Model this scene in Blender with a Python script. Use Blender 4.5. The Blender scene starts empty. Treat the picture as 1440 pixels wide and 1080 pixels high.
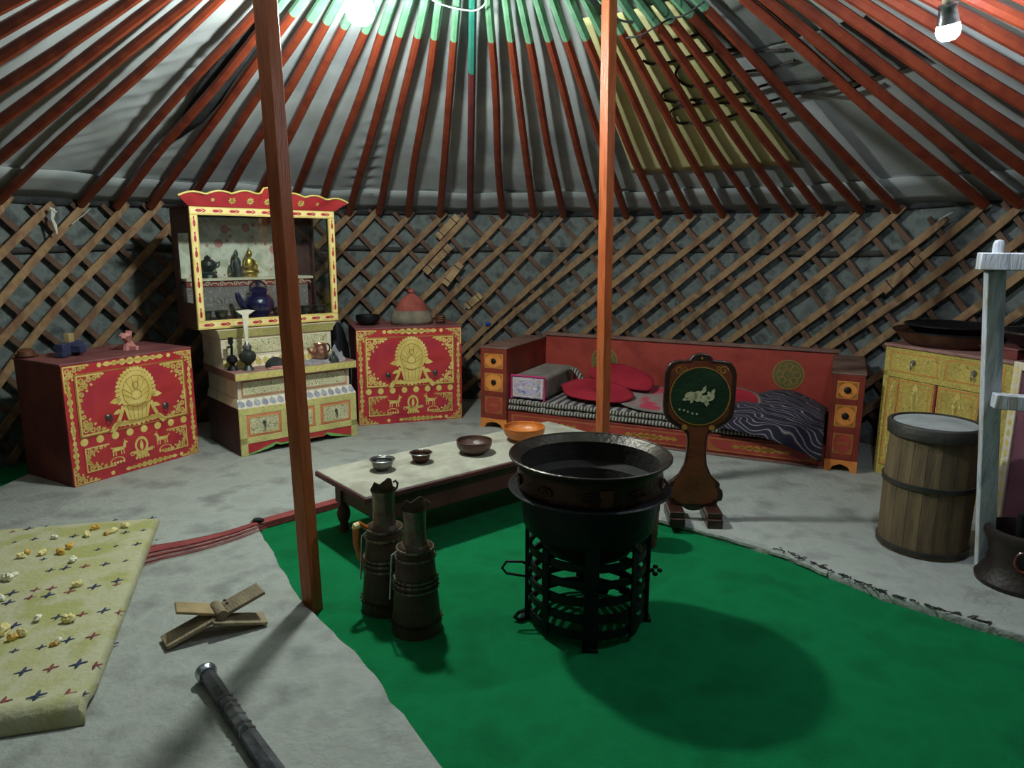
import bpy, math, random
from mathutils import Vector, Matrix, noise
random.seed(7)
sc = bpy.context.scene
PI = math.pi; R = math.radians
# ---------------------------------------------------------------- camera
CAMH = 1.3; PITCH = .195; ROLL = .006; F = 1000.0
cd = bpy.data.cameras.new('camera'); cam = bpy.data.objects.new('camera', cd); sc.collection.objects.link(cam)
cd.sensor_width = 36; cd.lens = 36 * F / 1440; cd.clip_start = .02
cam.matrix_world = Matrix.Translation((0, 0, CAMH)) @ Matrix.Rotation(PI / 2 - PITCH, 4, 'X') @ Matrix.Rotation(ROLL, 4, 'Z')
sc.camera = cam
# ---------------------------------------------------------------- world, exposure
w = bpy.data.worlds.new('world'); sc.world = w; w.use_nodes = True
w.node_tree.nodes['Background'].inputs[0].default_value = (.5, .6, .7, 1)
w.node_tree.nodes['Background'].inputs[1].default_value = .05
sc.view_settings.view_transform = 'Standard'; sc.view_settings.look = 'None'
sc.view_settings.exposure = -0.34; sc.view_settings.gamma = 1; sc.view_settings.use_curve_mapping = False
BULB1 = (-.64, 3.20, 2.255); BULB1_E = 1350.0; BULB1_C = (.90, 1.0, .97)
BULB2 = (1.40, 2.48, 2.015); BULB2_E = 850.0; BULB2_C = (.78, .88, 1.0)

# ---------------------------------------------------------------- helpers
def srgb(c):
    o = []
    for x in c[:3]:
        x /= 255; o.append(x / 12.92 if x <= .04045 else ((x + .055) / 1.055) ** 2.4)
    return (*o, 1)

def at(px, py, z=0.0):
    """floor plan helper: where the ray of a photo pixel meets the height z"""
    x = px - 720; y = py - 540
    x, y = x * math.cos(ROLL) + y * math.sin(ROLL), -x * math.sin(ROLL) + y * math.cos(ROLL)
    yc = -y / F
    Y = math.cos(PITCH) + yc * math.sin(PITCH); Z = -math.sin(PITCH) + yc * math.cos(PITCH)
    t = (z - CAMH) / Z
    return Vector((x / F * t, Y * t, z))

class MB:
    def __init__(s): s.v = []; s.f = []; s.mi = []; s.M = Matrix.Identity(4)
    def add(s, vs, fs, mi=0):
        n = len(s.v); s.v += [tuple(s.M @ Vector(p)) for p in vs]
        s.f += [tuple(i + n for i in f) for f in fs]; s.mi += [mi] * len(fs); return s
    def box(s, x0, x1, y0, y1, z0, z1, mi=0):
        return s.add([(x0,y0,z0),(x1,y0,z0),(x1,y1,z0),(x0,y1,z0),(x0,y0,z1),(x1,y0,z1),(x1,y1,z1),(x0,y1,z1)],
                     [(0,3,2,1),(4,5,6,7),(0,1,5,4),(1,2,6,5),(2,3,7,6),(3,0,4,7)], mi)
    def hexa(s, lo, hi, mi=0):
        return s.add(list(lo) + list(hi), [(0,3,2,1),(4,5,6,7),(0,1,5,4),(1,2,6,5),(2,3,7,6),(3,0,4,7)], mi)
    def lathe(s, prof, n=32, c=(0,0), mi=0, sx=1, sy=1, cap=True):
        vs = []; fs = []
        for r, z in prof:
            for k in range(n):
                a = 2*PI*k/n; vs.append((c[0]+r*math.cos(a)*sx, c[1]+r*math.sin(a)*sy, z))
        for i in range(len(prof)-1):
            for k in range(n):
                k2 = (k+1) % n; fs.append((i*n+k, i*n+k2, (i+1)*n+k2, (i+1)*n+k))
        if cap:
            if prof[0][0] > 1e-5: fs.append(tuple(range(n))[::-1])
            if prof[-1][0] > 1e-5: fs.append(tuple((len(prof)-1)*n+k for k in range(n)))
        return s.add(vs, fs, mi)
    def tube(s, pts, r, n=8, closed=False, mi=0, cap=True, flat=1.0):
        pts = [Vector(p) for p in pts]; N = len(pts)
        rs = r if isinstance(r, (list, tuple)) else [r]*N
        vs = []; fs = []; up = None
        for i, p in enumerate(pts):
            a = pts[(i-1) % N] if (closed or i > 0) else pts[i]; b = pts[(i+1) % N] if (closed or i < N-1) else pts[i]
            t = (b-a).normalized() if (b-a).length > 1e-9 else Vector((0,0,1))
            if up is None:
                up = Vector((0,0,1)) if abs(t.z) < .9 else Vector((1,0,0))
            up = (up - t*up.dot(t)); up = up.normalized() if up.length > 1e-6 else t.orthogonal().normalized()
            sd = t.cross(up)
            for k in range(n):
                an = 2*PI*k/n + PI/n
                vs.append(p + (sd*math.cos(an) + up*math.sin(an)*flat)*rs[i])
        M = N if closed else N-1
        for i in range(M):
            j = (i+1) % N
            for k in range(n):
                k2 = (k+1) % n; fs.append((i*n+k, i*n+k2, j*n+k2, j*n+k))
        if cap and not closed:
            fs.append(tuple(range(n))[::-1]); fs.append(tuple((N-1)*n+k for k in range(n)))
        return s.add(vs, fs, mi)
    def prism(s, poly, z0, z1, mi=0, axes=None):
        """poly in (a,b); axes maps (a,b,c) to a point; default c = z"""
        A = axes or (lambda a, b, c: (a, b, c)); n = len(poly)
        vs = [A(a, b, z0) for a, b in poly] + [A(a, b, z1) for a, b in poly]
        fs = [tuple(range(n))[::-1], tuple(range(n, 2*n))] + [(i, (i+1) % n, n+(i+1) % n, n+i) for i in range(n)]
        return s.add(vs, fs, mi)
    def grid(s, fn, nu, nv, mi=0):
        vs = [fn(i/nu, j/nv) for j in range(nv+1) for i in range(nu+1)]
        fs = [(j*(nu+1)+i, j*(nu+1)+i+1, (j+1)*(nu+1)+i+1, (j+1)*(nu+1)+i) for j in range(nv) for i in range(nu)]
        return s.add(vs, fs, mi)

def mesh_of(name, mb, mats, smooth=True, ang=38):
    me = bpy.data.meshes.new(name); me.from_pydata(mb.v, [], mb.f)
    for m in (mats if isinstance(mats, (list, tuple)) else [mats]): me.materials.append(m)
    me.polygons.foreach_set('material_index', mb.mi)
    if smooth:
        me.polygons.foreach_set('use_smooth', [True]*len(me.polygons)); me.set_sharp_from_angle(angle=R(ang))
    me.update(); return me

def obj(name, mb, mats, parent=None, bev=0, smooth=True, label=None, kind=None, solid=0, ang=38, seg=2, sub=0):
    me = mb if isinstance(mb, bpy.types.Mesh) else mesh_of(name, mb, mats, smooth, ang)
    o = bpy.data.objects.new(name, me); sc.collection.objects.link(o)
    if parent: o.parent = parent
    if solid: md = o.modifiers.new('s', 'SOLIDIFY'); md.thickness = solid; md.offset = -1
    if sub: md = o.modifiers.new('u', 'SUBSURF'); md.levels = md.render_levels = sub
    if bev: md = o.modifiers.new('b', 'BEVEL'); md.width = bev; md.segments = seg; md.limit_method = 'ANGLE'; md.angle_limit = R(40)
    if label: o['label'] = label
    if kind: o['kind'] = kind
    return o
def tag(o, label, cat, group=None):
    o['label'] = label; o['category'] = cat
    if group: o['group'] = group
    return o
def thing(name, label, cat, loc=(0,0,0), rotz=0, group=None, rot=None):
    o = bpy.data.objects.new(name, None); sc.collection.objects.link(o); o.location = loc
    o.rotation_euler = rot or (0, 0, rotz); o.empty_display_size = .1
    return tag(o, label, cat, group)
def children(o): return [c for c in bpy.data.objects if c.parent == o]
def copy_tree(o, parent=None):
    c = o.copy(); sc.collection.objects.link(c); c.parent = parent
    for ch in children(o): copy_tree(ch, c)
    return c

# ---------------------------------------------------------------- materials
def nt(name):
    m = bpy.data.materials.new(name); m.use_nodes = True; t = m.node_tree; t.nodes.clear()
    out = t.nodes.new('ShaderNodeOutputMaterial'); b = t.nodes.new('ShaderNodeBsdfPrincipled')
    t.links.new(b.outputs[0], out.inputs[0]); return m, t, b
def noise_n(t, scale, vec, detail=4, dist=0):
    n = t.nodes.new('ShaderNodeTexNoise'); n.inputs['Scale'].default_value = scale
    n.inputs['Detail'].default_value = detail; n.inputs['Distortion'].default_value = dist
    t.links.new(vec, n.inputs['Vector']); return n.outputs['Fac']
def ramp(t, fac, stops, const=False):
    r = t.nodes.new('ShaderNodeValToRGB'); e = r.color_ramp.elements
    while len(e) < len(stops): e.new(.5)
    for i, (p, c) in enumerate(stops): e[i].position = p; e[i].color = c
    if const: r.color_ramp.interpolation = 'CONSTANT'
    t.links.new(fac, r.inputs[0]); return r.outputs[0]
def coords(t, stretch=(1,1,1)):
    tc = t.nodes.new('ShaderNodeTexCoord'); mp = t.nodes.new('ShaderNodeMapping'); mp.inputs['Scale'].default_value = stretch
    t.links.new(tc.outputs['Object'], mp.inputs[0]); return mp.outputs[0]
def bump(t, b, h, s, d=.01):
    n = t.nodes.new('ShaderNodeBump'); n.inputs['Strength'].default_value = s; n.inputs['Distance'].default_value = d
    t.links.new(h, n.inputs['Height']); t.links.new(n.outputs[0], b.inputs['Normal'])
def mat(name, c1, c2=None, scale=6, rough=.6, metal=0, bmp=.3, bsc=60, stretch=(1,1,1), spec=.4, c3=None, rnd=0, lo=.35, hi=.65, coat=0, sheen=0):
    m, t, b = nt(name); b.inputs['Roughness'].default_value = rough; b.inputs['Metallic'].default_value = metal
    b.inputs['Specular IOR Level'].default_value = spec; b.inputs['Coat Weight'].default_value = coat; b.inputs['Sheen Weight'].default_value = sheen
    v = coords(t, stretch); c1 = srgb(c1); c2 = srgb(c2) if c2 else c1
    st = [(lo, c1), (hi, c2)]
    if c3: st = [(lo, c1), ((lo+hi)/2, c2), (hi, srgb(c3))]
    col = ramp(t, noise_n(t, scale, v, 6), st)
    if rnd:
        oi = t.nodes.new('ShaderNodeObjectInfo'); hs = t.nodes.new('ShaderNodeHueSaturation'); mr = t.nodes.new('ShaderNodeMapRange')
        mr.inputs['To Min'].default_value = 1-rnd; mr.inputs['To Max'].default_value = 1+rnd
        t.links.new(oi.outputs['Random'], mr.inputs[0]); t.links.new(mr.outputs[0], hs.inputs['Value']); t.links.new(col, hs.inputs['Color']); col = hs.outputs[0]
    t.links.new(col, b.inputs['Base Color'])
    if bmp: bump(t, b, noise_n(t, bsc, v, 5), bmp)
    return m
def filigree(name, base, c1, c2, scale=30, rough=.5, lo=.06, hi=.13):
    """painted scrollwork: base ground, c1 scrolls, c2 veins"""
    m, t, b = nt(name); b.inputs['Roughness'].default_value = rough
    v = coords(t); nz = t.nodes.new('ShaderNodeTexNoise'); nz.inputs['Scale'].default_value = scale*.35; t.links.new(v, nz.inputs['Vector'])
    ad = t.nodes.new('ShaderNodeVectorMath'); ad.operation = 'MULTIPLY_ADD'; ad.inputs[1].default_value = (.06,)*3
    t.links.new(nz.outputs['Color'], ad.inputs[0]); t.links.new(v, ad.inputs[2])
    vo = t.nodes.new('ShaderNodeTexVoronoi'); vo.feature = 'DISTANCE_TO_EDGE'; vo.inputs['Scale'].default_value = scale; t.links.new(ad.outputs[0], vo.inputs['Vector'])
    col = ramp(t, vo.outputs['Distance'], [(0, srgb(c2)), (lo, srgb(c1)), (hi, srgb(base)), (.32, srgb(c1)), (.42, srgb(base))])
    mx = t.nodes.new('ShaderNodeMix'); mx.data_type = 'RGBA'; mx.blend_type = 'MULTIPLY'; mx.inputs[0].default_value = .5
    g = ramp(t, noise_n(t, 9, v), [(.35, (.55,.55,.5,1)), (.62, (1,1,1,1))]); t.links.new(col, mx.inputs[6]); t.links.new(g, mx.inputs[7])
    t.links.new(mx.outputs[2], b.inputs['Base Color']); bump(t, b, vo.outputs['Distance'], .3, .004); return m
def emis(name, c, s):
    m, t, b = nt(name); b.inputs['Base Color'].default_value = (.8,.8,.8,1); b.inputs['Emission Color'].default_value = (*c, 1); b.inputs['Emission Strength'].default_value = s; return m

M = {}
M['lining'] = mat('cotton_lining', (132,137,138), (166,170,168), 1.6, .85, bmp=.55, bsc=7, c3=(146,150,149), sheen=.1)
M['yellow_cloth'] = mat('yellow_cloth', (186,180,122), (208,202,150), 3, .85, bmp=.3, bsc=12)
M['roof_shade'] = mat('roof_shade', (92,94,92), (118,120,116), 4, .9, bmp=.3, bsc=20)  # grey tone standing for shade on the roof lining
M['felt_wall'] = mat('felt_wall', (72,77,76), (106,112,109), 10, .95, bmp=1.0, bsc=26, c3=(86,92,90))
M['dark_felt'] = mat('dark_felt', (34,35,36), (56,58,58), 14, .95, bmp=.5, bsc=40)
M['strap'] = mat('strap', (44,44,42), (62,60,56), 12, .9)
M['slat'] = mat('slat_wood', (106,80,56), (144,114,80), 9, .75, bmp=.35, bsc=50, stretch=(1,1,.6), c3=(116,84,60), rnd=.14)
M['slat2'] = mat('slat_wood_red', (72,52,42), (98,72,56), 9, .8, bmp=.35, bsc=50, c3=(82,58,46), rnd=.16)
M['splint'] = mat('splint_wood', (132,104,72), (172,142,104), 12, .8, bmp=.4)
M['rafter'] = mat('rafter_red', (98,38,25), (124,54,32), 7, .42, bmp=.2, bsc=30, rnd=.14, c3=(108,42,27))
M['rafter_dark'] = mat('rafter_burgundy', (88,38,40), (108,48,48), 7, .45, bmp=.2)
M['green_paint'] = mat('rafter_green', (84,134,98), (112,156,124), 8, .5, bmp=.2, rnd=.1)
M['teal_paint'] = mat('rafter_teal', (34,104,90), (52,124,106), 8, .5)
M['post'] = mat('post_orange', (150,72,38), (178,94,52), 5, .38, bmp=.25, bsc=30, stretch=(6,6,.6), c3=(160,78,42))
M['ground_felt'] = mat('ground_felt', (128,130,126), (162,164,157), 5, .95, bmp=.8, bsc=42, c3=(152,154,148), lo=.3, hi=.7)
M['ground_felt2'] = mat('ground_felt2', (128,131,125), (158,160,153), 7, .95, bmp=.9, bsc=50, c3=(142,145,138), lo=.3, hi=.72)
M['earth'] = mat('earth', (70,66,60), (92,88,80), 6, .95)
M['green_carpet'] = mat('green_carpet', (3,98,54), (6,112,64), 5, .92, bmp=.5, bsc=150, c3=(4,105,58), spec=.15)
M['maroon_cloth'] = mat('maroon_cloth', (128,52,54), (152,72,70), 10, .9, bmp=.5, bsc=80)
M['stripe_white'] = mat('stripe_white', (168,160,152), (186,180,170), 12, .9)
M['mattress'] = mat('yellow_quilt', (166,164,104), (186,182,150), 5.5, .9, bmp=.45, bsc=60, c3=(176,172,122), lo=.38, hi=.62)
M['thread_blue'] = mat('thread_blue', (44,54,82), (58,68,94), 20, .9)
M['thread_red'] = mat('thread_red', (122,62,62), (142,78,74), 20, .9)
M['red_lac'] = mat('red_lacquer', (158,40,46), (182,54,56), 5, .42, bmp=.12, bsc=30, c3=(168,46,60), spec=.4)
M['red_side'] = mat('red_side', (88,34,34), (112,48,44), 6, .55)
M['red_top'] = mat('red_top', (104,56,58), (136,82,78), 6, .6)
M['gold'] = mat('gold_paint', (206,178,92), (226,202,122), 14, .45, metal=0, bmp=.15)
M['gold_dk'] = mat('gold_line', (150,108,44), (170,124,56), 14, .5)
M['gold_lt'] = mat('gold_pale', (226,200,130), (238,216,150), 14, .5)
M['filig'] = filigree('cream_filigree', (232,226,200), (198,188,128), (86,104,76), 50, lo=.05, hi=.12)
M['filig_green'] = filigree('green_filigree', (204,194,116), (222,206,140), (110,136,74), 60, lo=.04, hi=.1)
M['filig_gold'] = filigree('gold_filigree', (184,160,74), (212,188,100), (116,96,44), 46)
M['filig_red'] = filigree('red_gold_filigree', (170,48,32), (214,180,78), (226,200,120), 34)
M['carve'] = filigree('carved_clouds', (112,92,96), (164,160,158), (92,40,44), 22)
M['cab_side'] = mat('cabinet_side', (62,34,36), (82,50,46), 5, .6)
M['ledge_top'] = mat('ledge_top', (128,88,84), (156,118,110), 7, .5)
M['salmon'] = mat('salmon_frame', (196,112,78), (214,138,100), 10, .5)
M['cream'] = mat('cream_paint', (206,190,162), (224,212,190), 10, .5)
M['bluegrey'] = mat('blue_grey_petal', (126,130,146), (166,166,170), 30, .55)
M['leaf_green'] = mat('green_bracket', (92,150,72), (128,176,98), 14, .5)
M['floral'] = mat('floral_cloth', (190,186,170), (226,222,206), 11, .9, c3=(206,186,180), lo=.4, hi=.68)
M['black'] = mat('black_iron', (20,20,24), (34,33,36), 12, .5, metal=.5, bmp=.3, spec=.4)
M['iron'] = mat('dark_iron', (16,16,20), (28,27,30), 12, .5, metal=.4, bmp=.3)
M['copper_dark'] = mat('dark_copper', (58,40,32), (84,58,44), 9, .42, metal=.7, bmp=.4)
M['pan_in'] = mat('cauldron_inside', (52,48,44), (78,72,66), 9, .36, metal=.75, bmp=.25)
M['brass'] = mat('brass', (176,148,78), (206,180,104), 20, .32, metal=.9)
M['bronze'] = mat('bronze', (52,58,56), (76,80,72), 16, .42, metal=.6)
M['enamel'] = mat('blue_enamel', (22,22,62), (34,32,84), 8, .16, spec=.6, coat=.6)
M['silver'] = mat('silver', (150,152,156), (178,180,182), 20, .28, metal=.95)
M['pewter'] = mat('pewter', (92,92,90), (124,124,120), 16, .32, metal=.85)
M['copper'] = mat('copper', (176,128,108), (196,150,128), 12, .3, metal=.9)
M['wood_dk'] = mat('dark_wood', (70,40,26), (98,60,38), 7, .5, bmp=.3, stretch=(2,2,.4))
M['wood_bowl'] = mat('dark_bowl_wood', (72,48,40), (92,64,52), 8, .38, spec=.5)
M['wood_orange'] = mat('orange_bowl_wood', (172,92,34), (204,124,56), 8, .35, spec=.5)
M['wood_grey'] = mat('weathered_wood', (112,100,78), (150,134,104), 7, .75, bmp=.5, bsc=50, stretch=(3,1,3))
M['wood_raw'] = mat('raw_wood', (140,120,84), (176,152,108), 9, .75, bmp=.4)
M['barrel'] = mat('barrel_wood', (92,76,56), (122,102,74), 10, .7, bmp=.4, stretch=(3,3,.4))
M['hoop'] = mat('barrel_hoop', (52,50,46), (70,66,60), 10, .55, metal=.3)
M['paleframe'] = mat('pale_grey_wood', (158,160,172), (204,206,212), 8, .6, bmp=.35, stretch=(3,3,.5), c3=(172,166,158))
M['tabletop'] = mat('worn_table_top', (142,138,122), (172,168,152), 5, .7, bmp=.2, c3=(158,154,138))
M['tableside'] = mat('maroon_table', (76,32,36), (104,50,50), 6, .5)
M['bed_red'] = mat('bed_red', (134,46,38), (156,60,48), 5, .5, bmp=.15, c3=(144,52,42))
M['bed_frame'] = mat('bed_maroon', (104,36,26), (132,50,34), 7, .5)
M['orange_panel'] = mat('orange_panel', (196,112,48), (220,140,66), 7, .5)
M['bed_top'] = mat('bed_top', (100,70,62), (126,96,84), 7, .6)
M['dull_gold'] = filigree('dull_gold_medallion', (120,96,52), (92,104,58), (60,60,34), 50)
M['pink'] = mat('pink_cloth', (172,44,96), (190,64,116), 10, .9)
M['lilac'] = mat('lilac_embroidery', (118,112,158), (186,176,194), 26, .9, c3=(150,130,170))
M['grey_blanket'] = mat('grey_blanket', (112,106,98), (138,130,120), 8, .95)
M['red_felt'] = mat('red_felt', (142,20,40), (164,34,52), 6, .95)
M['mottle_red'] = mat('red_grey_textile', (186,60,84), (140,136,130), 5, .95, c3=(150,110,112), lo=.4, hi=.6)
M['leather'] = mat('churn_leather', (56,42,28), (78,60,40), 9, .5, bmp=.4)
M['chrn_metal'] = mat('churn_metal', (92,86,72), (124,116,98), 20, .32, metal=.8)
M['bone'] = mat('bone', (226,208,128), (238,228,176), 40, .6)
M['bone_w'] = mat('bone_white', (232,230,206), (242,240,222), 40, .6)
M['bone_o'] = mat('bone_orange', (206,158,70), (222,184,96), 40, .6)
M['ivory'] = mat('ivory_inlay', (176,172,132), (196,192,150), 20, .5)
M['gong_wood'] = mat('lacquer_brown', (86,36,22), (116,54,30), 8, .35, coat=.3, spec=.5)
M['gong_rim'] = mat('lacquer_black', (40,22,18), (60,32,24), 8, .35, coat=.3)
M['gong_green'] = mat('green_disc', (26,42,26), (36,56,34), 12, .4)
M['felt_cap'] = mat('felt_cap', (92,84,74), (124,112,96), 12, .9)
M['felt_cap_red'] = mat('felt_cap_red', (128,56,48), (146,76,64), 12, .9)
M['steel'] = mat('steel_head', (150,156,170), (190,196,206), 12, .25, metal=.9)
M['club'] = mat('club_leather', (52,54,58), (92,94,96), 16, .42, bmp=.6, bsc=50)
M['cable_w'] = mat('pale_cable', (170,184,182), None, 6, .5)
M['cable_k'] = mat('black_cable', (30,28,28), None, 6, .6)
M['rope'] = mat('dark_rope', (38,34,30), (56,50,44), 60, .95, bmp=.6, bsc=160)
M['purple'] = mat('plum_chest', (92,54,70), (118,74,86), 6, .5)
M['pinkwood'] = mat('pink_wood', (188,120,116), (206,144,136), 14, .6)
M['navy'] = mat('navy_paint', (40,46,72), (56,62,90), 12, .6)
M['ribbon'] = mat('pale_ribbon', (186,186,166), (206,204,188), 20, .8)
M['pan_low'] = mat('cauldron_inside_dark', (30,27,25), (46,42,38), 9, .8, bmp=.3)  # dark, rough lower inside of the cauldron
M['mortar'] = mat('mortar_wood', (30,22,20), (48,36,30), 8, .5, bmp=.3)
M['lidgrey'] = mat('lid_grey', (136,138,138), (162,164,162), 8, .75, bmp=.2)
M['blue_bead'] = mat('blue_scrap', (20,90,200), None, 6, .4)
M['feather'] = mat('pale_feather', (196,190,168), (214,208,188), 30, .8)
M['clutter'] = mat('grey_cloth_scrap', (120,118,124), (156,150,152), 20, .9)
g = bpy.data.materials.new('window_glass'); g.use_nodes = True; gt = g.node_tree; gt.nodes.clear()
go = gt.nodes.new('ShaderNodeOutputMaterial'); gm = gt.nodes.new('ShaderNodeMixShader'); gm.inputs[0].default_value = .07
ga = gt.nodes.new('ShaderNodeBsdfTransparent'); gb_ = gt.nodes.new('ShaderNodeBsdfGlossy'); gb_.inputs['Roughness'].default_value = .03; ga.inputs[0].default_value = (.93,.96,.94,1)
gt.links.new(ga.outputs[0], gm.inputs[1]); gt.links.new(gb_.outputs[0], gm.inputs[2]); gt.links.new(gm.outputs[0], go.inputs[0])
M['glass'] = g
M['bulb1'] = emis('bulb_glow', BULB1_C, BULB1_E); M['bulb2'] = emis('bulb_glow_blue', BULB2_C, BULB2_E)
def stripes(name, c1, c2, scale, axis='X'):
    m, t, b = nt(name); b.inputs['Roughness'].default_value = .95; v = coords(t)
    wv = t.nodes.new('ShaderNodeTexWave'); wv.bands_direction = axis; wv.inputs['Scale'].default_value = scale; wv.inputs['Distortion'].default_value = 1.2; t.links.new(v, wv.inputs['Vector'])
    t.links.new(ramp(t, wv.outputs['Fac'], [(.35, srgb(c1)), (.6, srgb(c2))]), b.inputs['Base Color']); return m
M['rug_edge'] = stripes('rug_fringe', (50,46,48), (150,144,130), 14)
M['rug_top'] = stripes('rug_top', (60,54,66), (150,142,136), 5)
def ikat(name):
    m, t, b = nt(name); b.inputs['Roughness'].default_value = .95; v = coords(t, (1, 2.2, 1))
    wv = t.nodes.new('ShaderNodeTexWave'); wv.bands_direction = 'DIAGONAL'; wv.inputs['Scale'].default_value = 4.5; wv.inputs['Distortion'].default_value = 9; wv.inputs['Detail'].default_value = 1; t.links.new(v, wv.inputs['Vector'])
    t.links.new(ramp(t, wv.outputs['Fac'], [(.3, srgb((26,26,44))), (.5, srgb((64,40,52))), (.62, srgb((150,140,140))), (.85, srgb((34,32,52)))]), b.inputs['Base Color']); return m
M['ikat'] = ikat('ikat_cloth')

# ================================================================ SETTING
CX, CY, RW = -.14, 2.87, 3.10
HEADS = [(-1.118,1.53),(-1.045,1.5),(-.967,1.52),(-.897,1.52),(-.825,1.54),(-.754,1.53),(-.679,1.53),(-.603,1.52),(-.527,1.52),(-.452,1.52),(-.375,1.53),(-.301,1.55),(-.226,1.53),(-.141,1.52),(-.062,1.53),(.022,1.52),(.106,1.53),(.182,1.51),(.271,1.5),(.348,1.49),(.431,1.48),(.507,1.5),(.59,1.49),(.671,1.5),(.75,1.5),(.82,1.5),(.903,1.51),(.979,1.52),(1.066,1.46),(1.148,1.52),(1.211,1.53)]
def pol(a, r, z): return (r*math.sin(a), r*math.cos(a), z)
left_ext = [(-1.118-.078*k, 1.53) for k in range(1, 9)]; right_ext = [(1.211+.08*k, 1.53) for k in range(1, 9)]
# ground
g_ = MB(); g_.lathe([(0,-.06),(3.3,-.06),(3.3,-.04),(0,-.04)], 96)
floor = obj('floor', g_, M['earth']); floor.location = (CX, CY, 0); floor['kind'] = 'structure'
# felt wall
wl = MB()
def wallf(u, v):
    a = -PI + 2*PI*u; z = -.04 + 1.66*v
    rr = 3.165 + .018*noise.noise(Vector((a*6, z*4, 2))) + .007*noise.noise(Vector((a*24, z*14, 5)))
    return pol(a, rr, z)
wl.grid(wallf, 260, 26)
wall = obj('wall_back', wl, M['felt_wall']); wall.location = (CX, CY, 0); wall['kind'] = 'structure'
sp = MB(); sp.grid(lambda u, v: pol(-1.5+3.1*u, 3.137, 1.235+.035*v+.01*math.sin(u*40)), 160, 1)
obj('felt_strap', sp, M['strap'], wall, solid=.006)
sp = MB(); sp.grid(lambda u, v: pol(-1.5+3.1*u, 3.135, 1.53+.05*v+.012*math.sin(u*31+v)), 160, 2)
obj('felt_top_band', sp, M['dark_felt'], wall, solid=.01)
def slat_mesh(name, r, sgn, m, wob, ext=.49):
    s = MB(); n = 16; W = .0235 if sgn < 0 else .0175; vs = []; fs = []
    for i in range(n+1):
        t = i/n; z = 1.555*(1-t) + .0; a = sgn*t*ext + wob*.012*math.sin(t*5+wob)
        # along-direction on the cylinder is 45 degrees, so offset both ways
        for (o, dr) in ((-W, -.006), (W, -.006), (W, .006), (-W, .006)):
            hw = o*(.75 if i == 0 else 1)
            vs.append(pol(a + hw*.7071/r, r+dr, z + hw*.7071*sgn))
        if i:
            b = i*4
            for k in range(4): fs.append((b-4+k, b-4+(k+1) % 4, b+(k+1) % 4, b+k))
    fs += [(3,2,1,0), (n*4, n*4+1, n*4+2, n*4+3)]
    s.add(vs, fs); return mesh_of(name, s, m)
fm = [slat_mesh('lattice_slat', 3.095, -1, M['slat'], k) for k in (-1, 0, 1)]
fm2 = [slat_mesh('lattice_slat', 3.095, -1, M['slat'], k, .565) for k in (-1, 0, 1)]
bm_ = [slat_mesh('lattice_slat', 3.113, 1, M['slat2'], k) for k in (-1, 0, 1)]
allh = left_ext[::-1] + HEADS + right_ext
for i, (a, z) in enumerate(allh):
    o = obj('lattice_slat', (fm2 if a > .33 else fm)[i % 3], None, wall); o.rotation_euler.z = -a; o.location.z = z-1.53
    if abs(a-1.066) < .01: o.location.z = -.09
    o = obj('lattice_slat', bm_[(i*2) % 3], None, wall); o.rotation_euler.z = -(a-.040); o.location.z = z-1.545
# back slats whose heads lie left of the last front head, so the lattice stays full
for k in range(6):
    o = obj('lattice_slat', bm_[k % 3], None, wall); o.rotation_euler.z = -(left_ext[-1][0]-.078*(k+1)); o.location.z = -.01
# mended slats: short splints bound on with cord
def splint(a, z, L, da=0, col='splint'):
    s = MB(); c = MB()
    s.M = Matrix.Rotation(-a, 4, 'Z') @ Matrix.Translation((0, 3.075, z)) @ Matrix.Rotation(R(46+da), 4, 'Y').inverted()
    s.box(-L/2, L/2, -.008, .008, -.03, .03)
    o = obj('splint', s, M[col], wall, bev=.003)
    for q in (-.3, .3):
        c = MB(); c.M = s.M; c.tube([(L*q, -.011, -.036), (L*q, -.011, .036), (L*q, .011, .036), (L*q, .011, -.036)], .0035, 6, closed=True)
        obj('cord', c, M['rope'], o)
splint(-.128, 1.43, .24); splint(-.155, 1.17, .30); splint(-.115, 1.05, .22, 6); splint(-.06, .83, .16, -6)
splint(1.0, 1.12, .30, 0, 'slat')
# white lining of the roof
ZA, SL = 2.94, .458
def roofz(rho, off=0): return ZA - SL*rho + off*1.1
def lin(u, v):
    a = -PI + 2*PI*u; rho = 3.165 - 2.52*v
    p = noise.noise(Vector((a*7, rho*2.2, 1)))*.5+.5
    q = noise.noise(Vector((a*26, rho*3, 8)))
    off = .052 + .022*p + .006*q + .004*abs(math.sin(a*39))
    # gathered folds over the left bays, where the cloth hangs slack
    wl_ = math.exp(-((a+.97)/.15)**4) * math.exp(-((rho-2.15)/.62)**4)
    off += wl_*(.019*abs(math.sin(a*52+rho*24+2.5*noise.noise(Vector((a*12, rho*3, 4)))))*(.5+.8*q)+.012)
    wl2 = math.exp(-((a+.36)/.03)**2) * math.exp(-((rho-2.5)/.5)**2)
    off += wl2*.010*math.sin(rho*50+a*10)
    if v < .12: off += .008*math.sin(a*23) + .004*math.sin(a*61)
    return pol(a, rho, roofz(rho, off))
lm = MB(); lm.grid(lin, 640, 130)
ceiling = obj('ceiling', lm, M['lining']); ceiling.location = (CX, CY, 0); ceiling['kind'] = 'structure'
cap_ = MB(); cap_.lathe([(.72, roofz(.72, .09)), (.4, roofz(.4, .1)), (0, roofz(0, .1))], 48)
obj('crown_cover', cap_, M['dark_felt'], ceiling)
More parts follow.
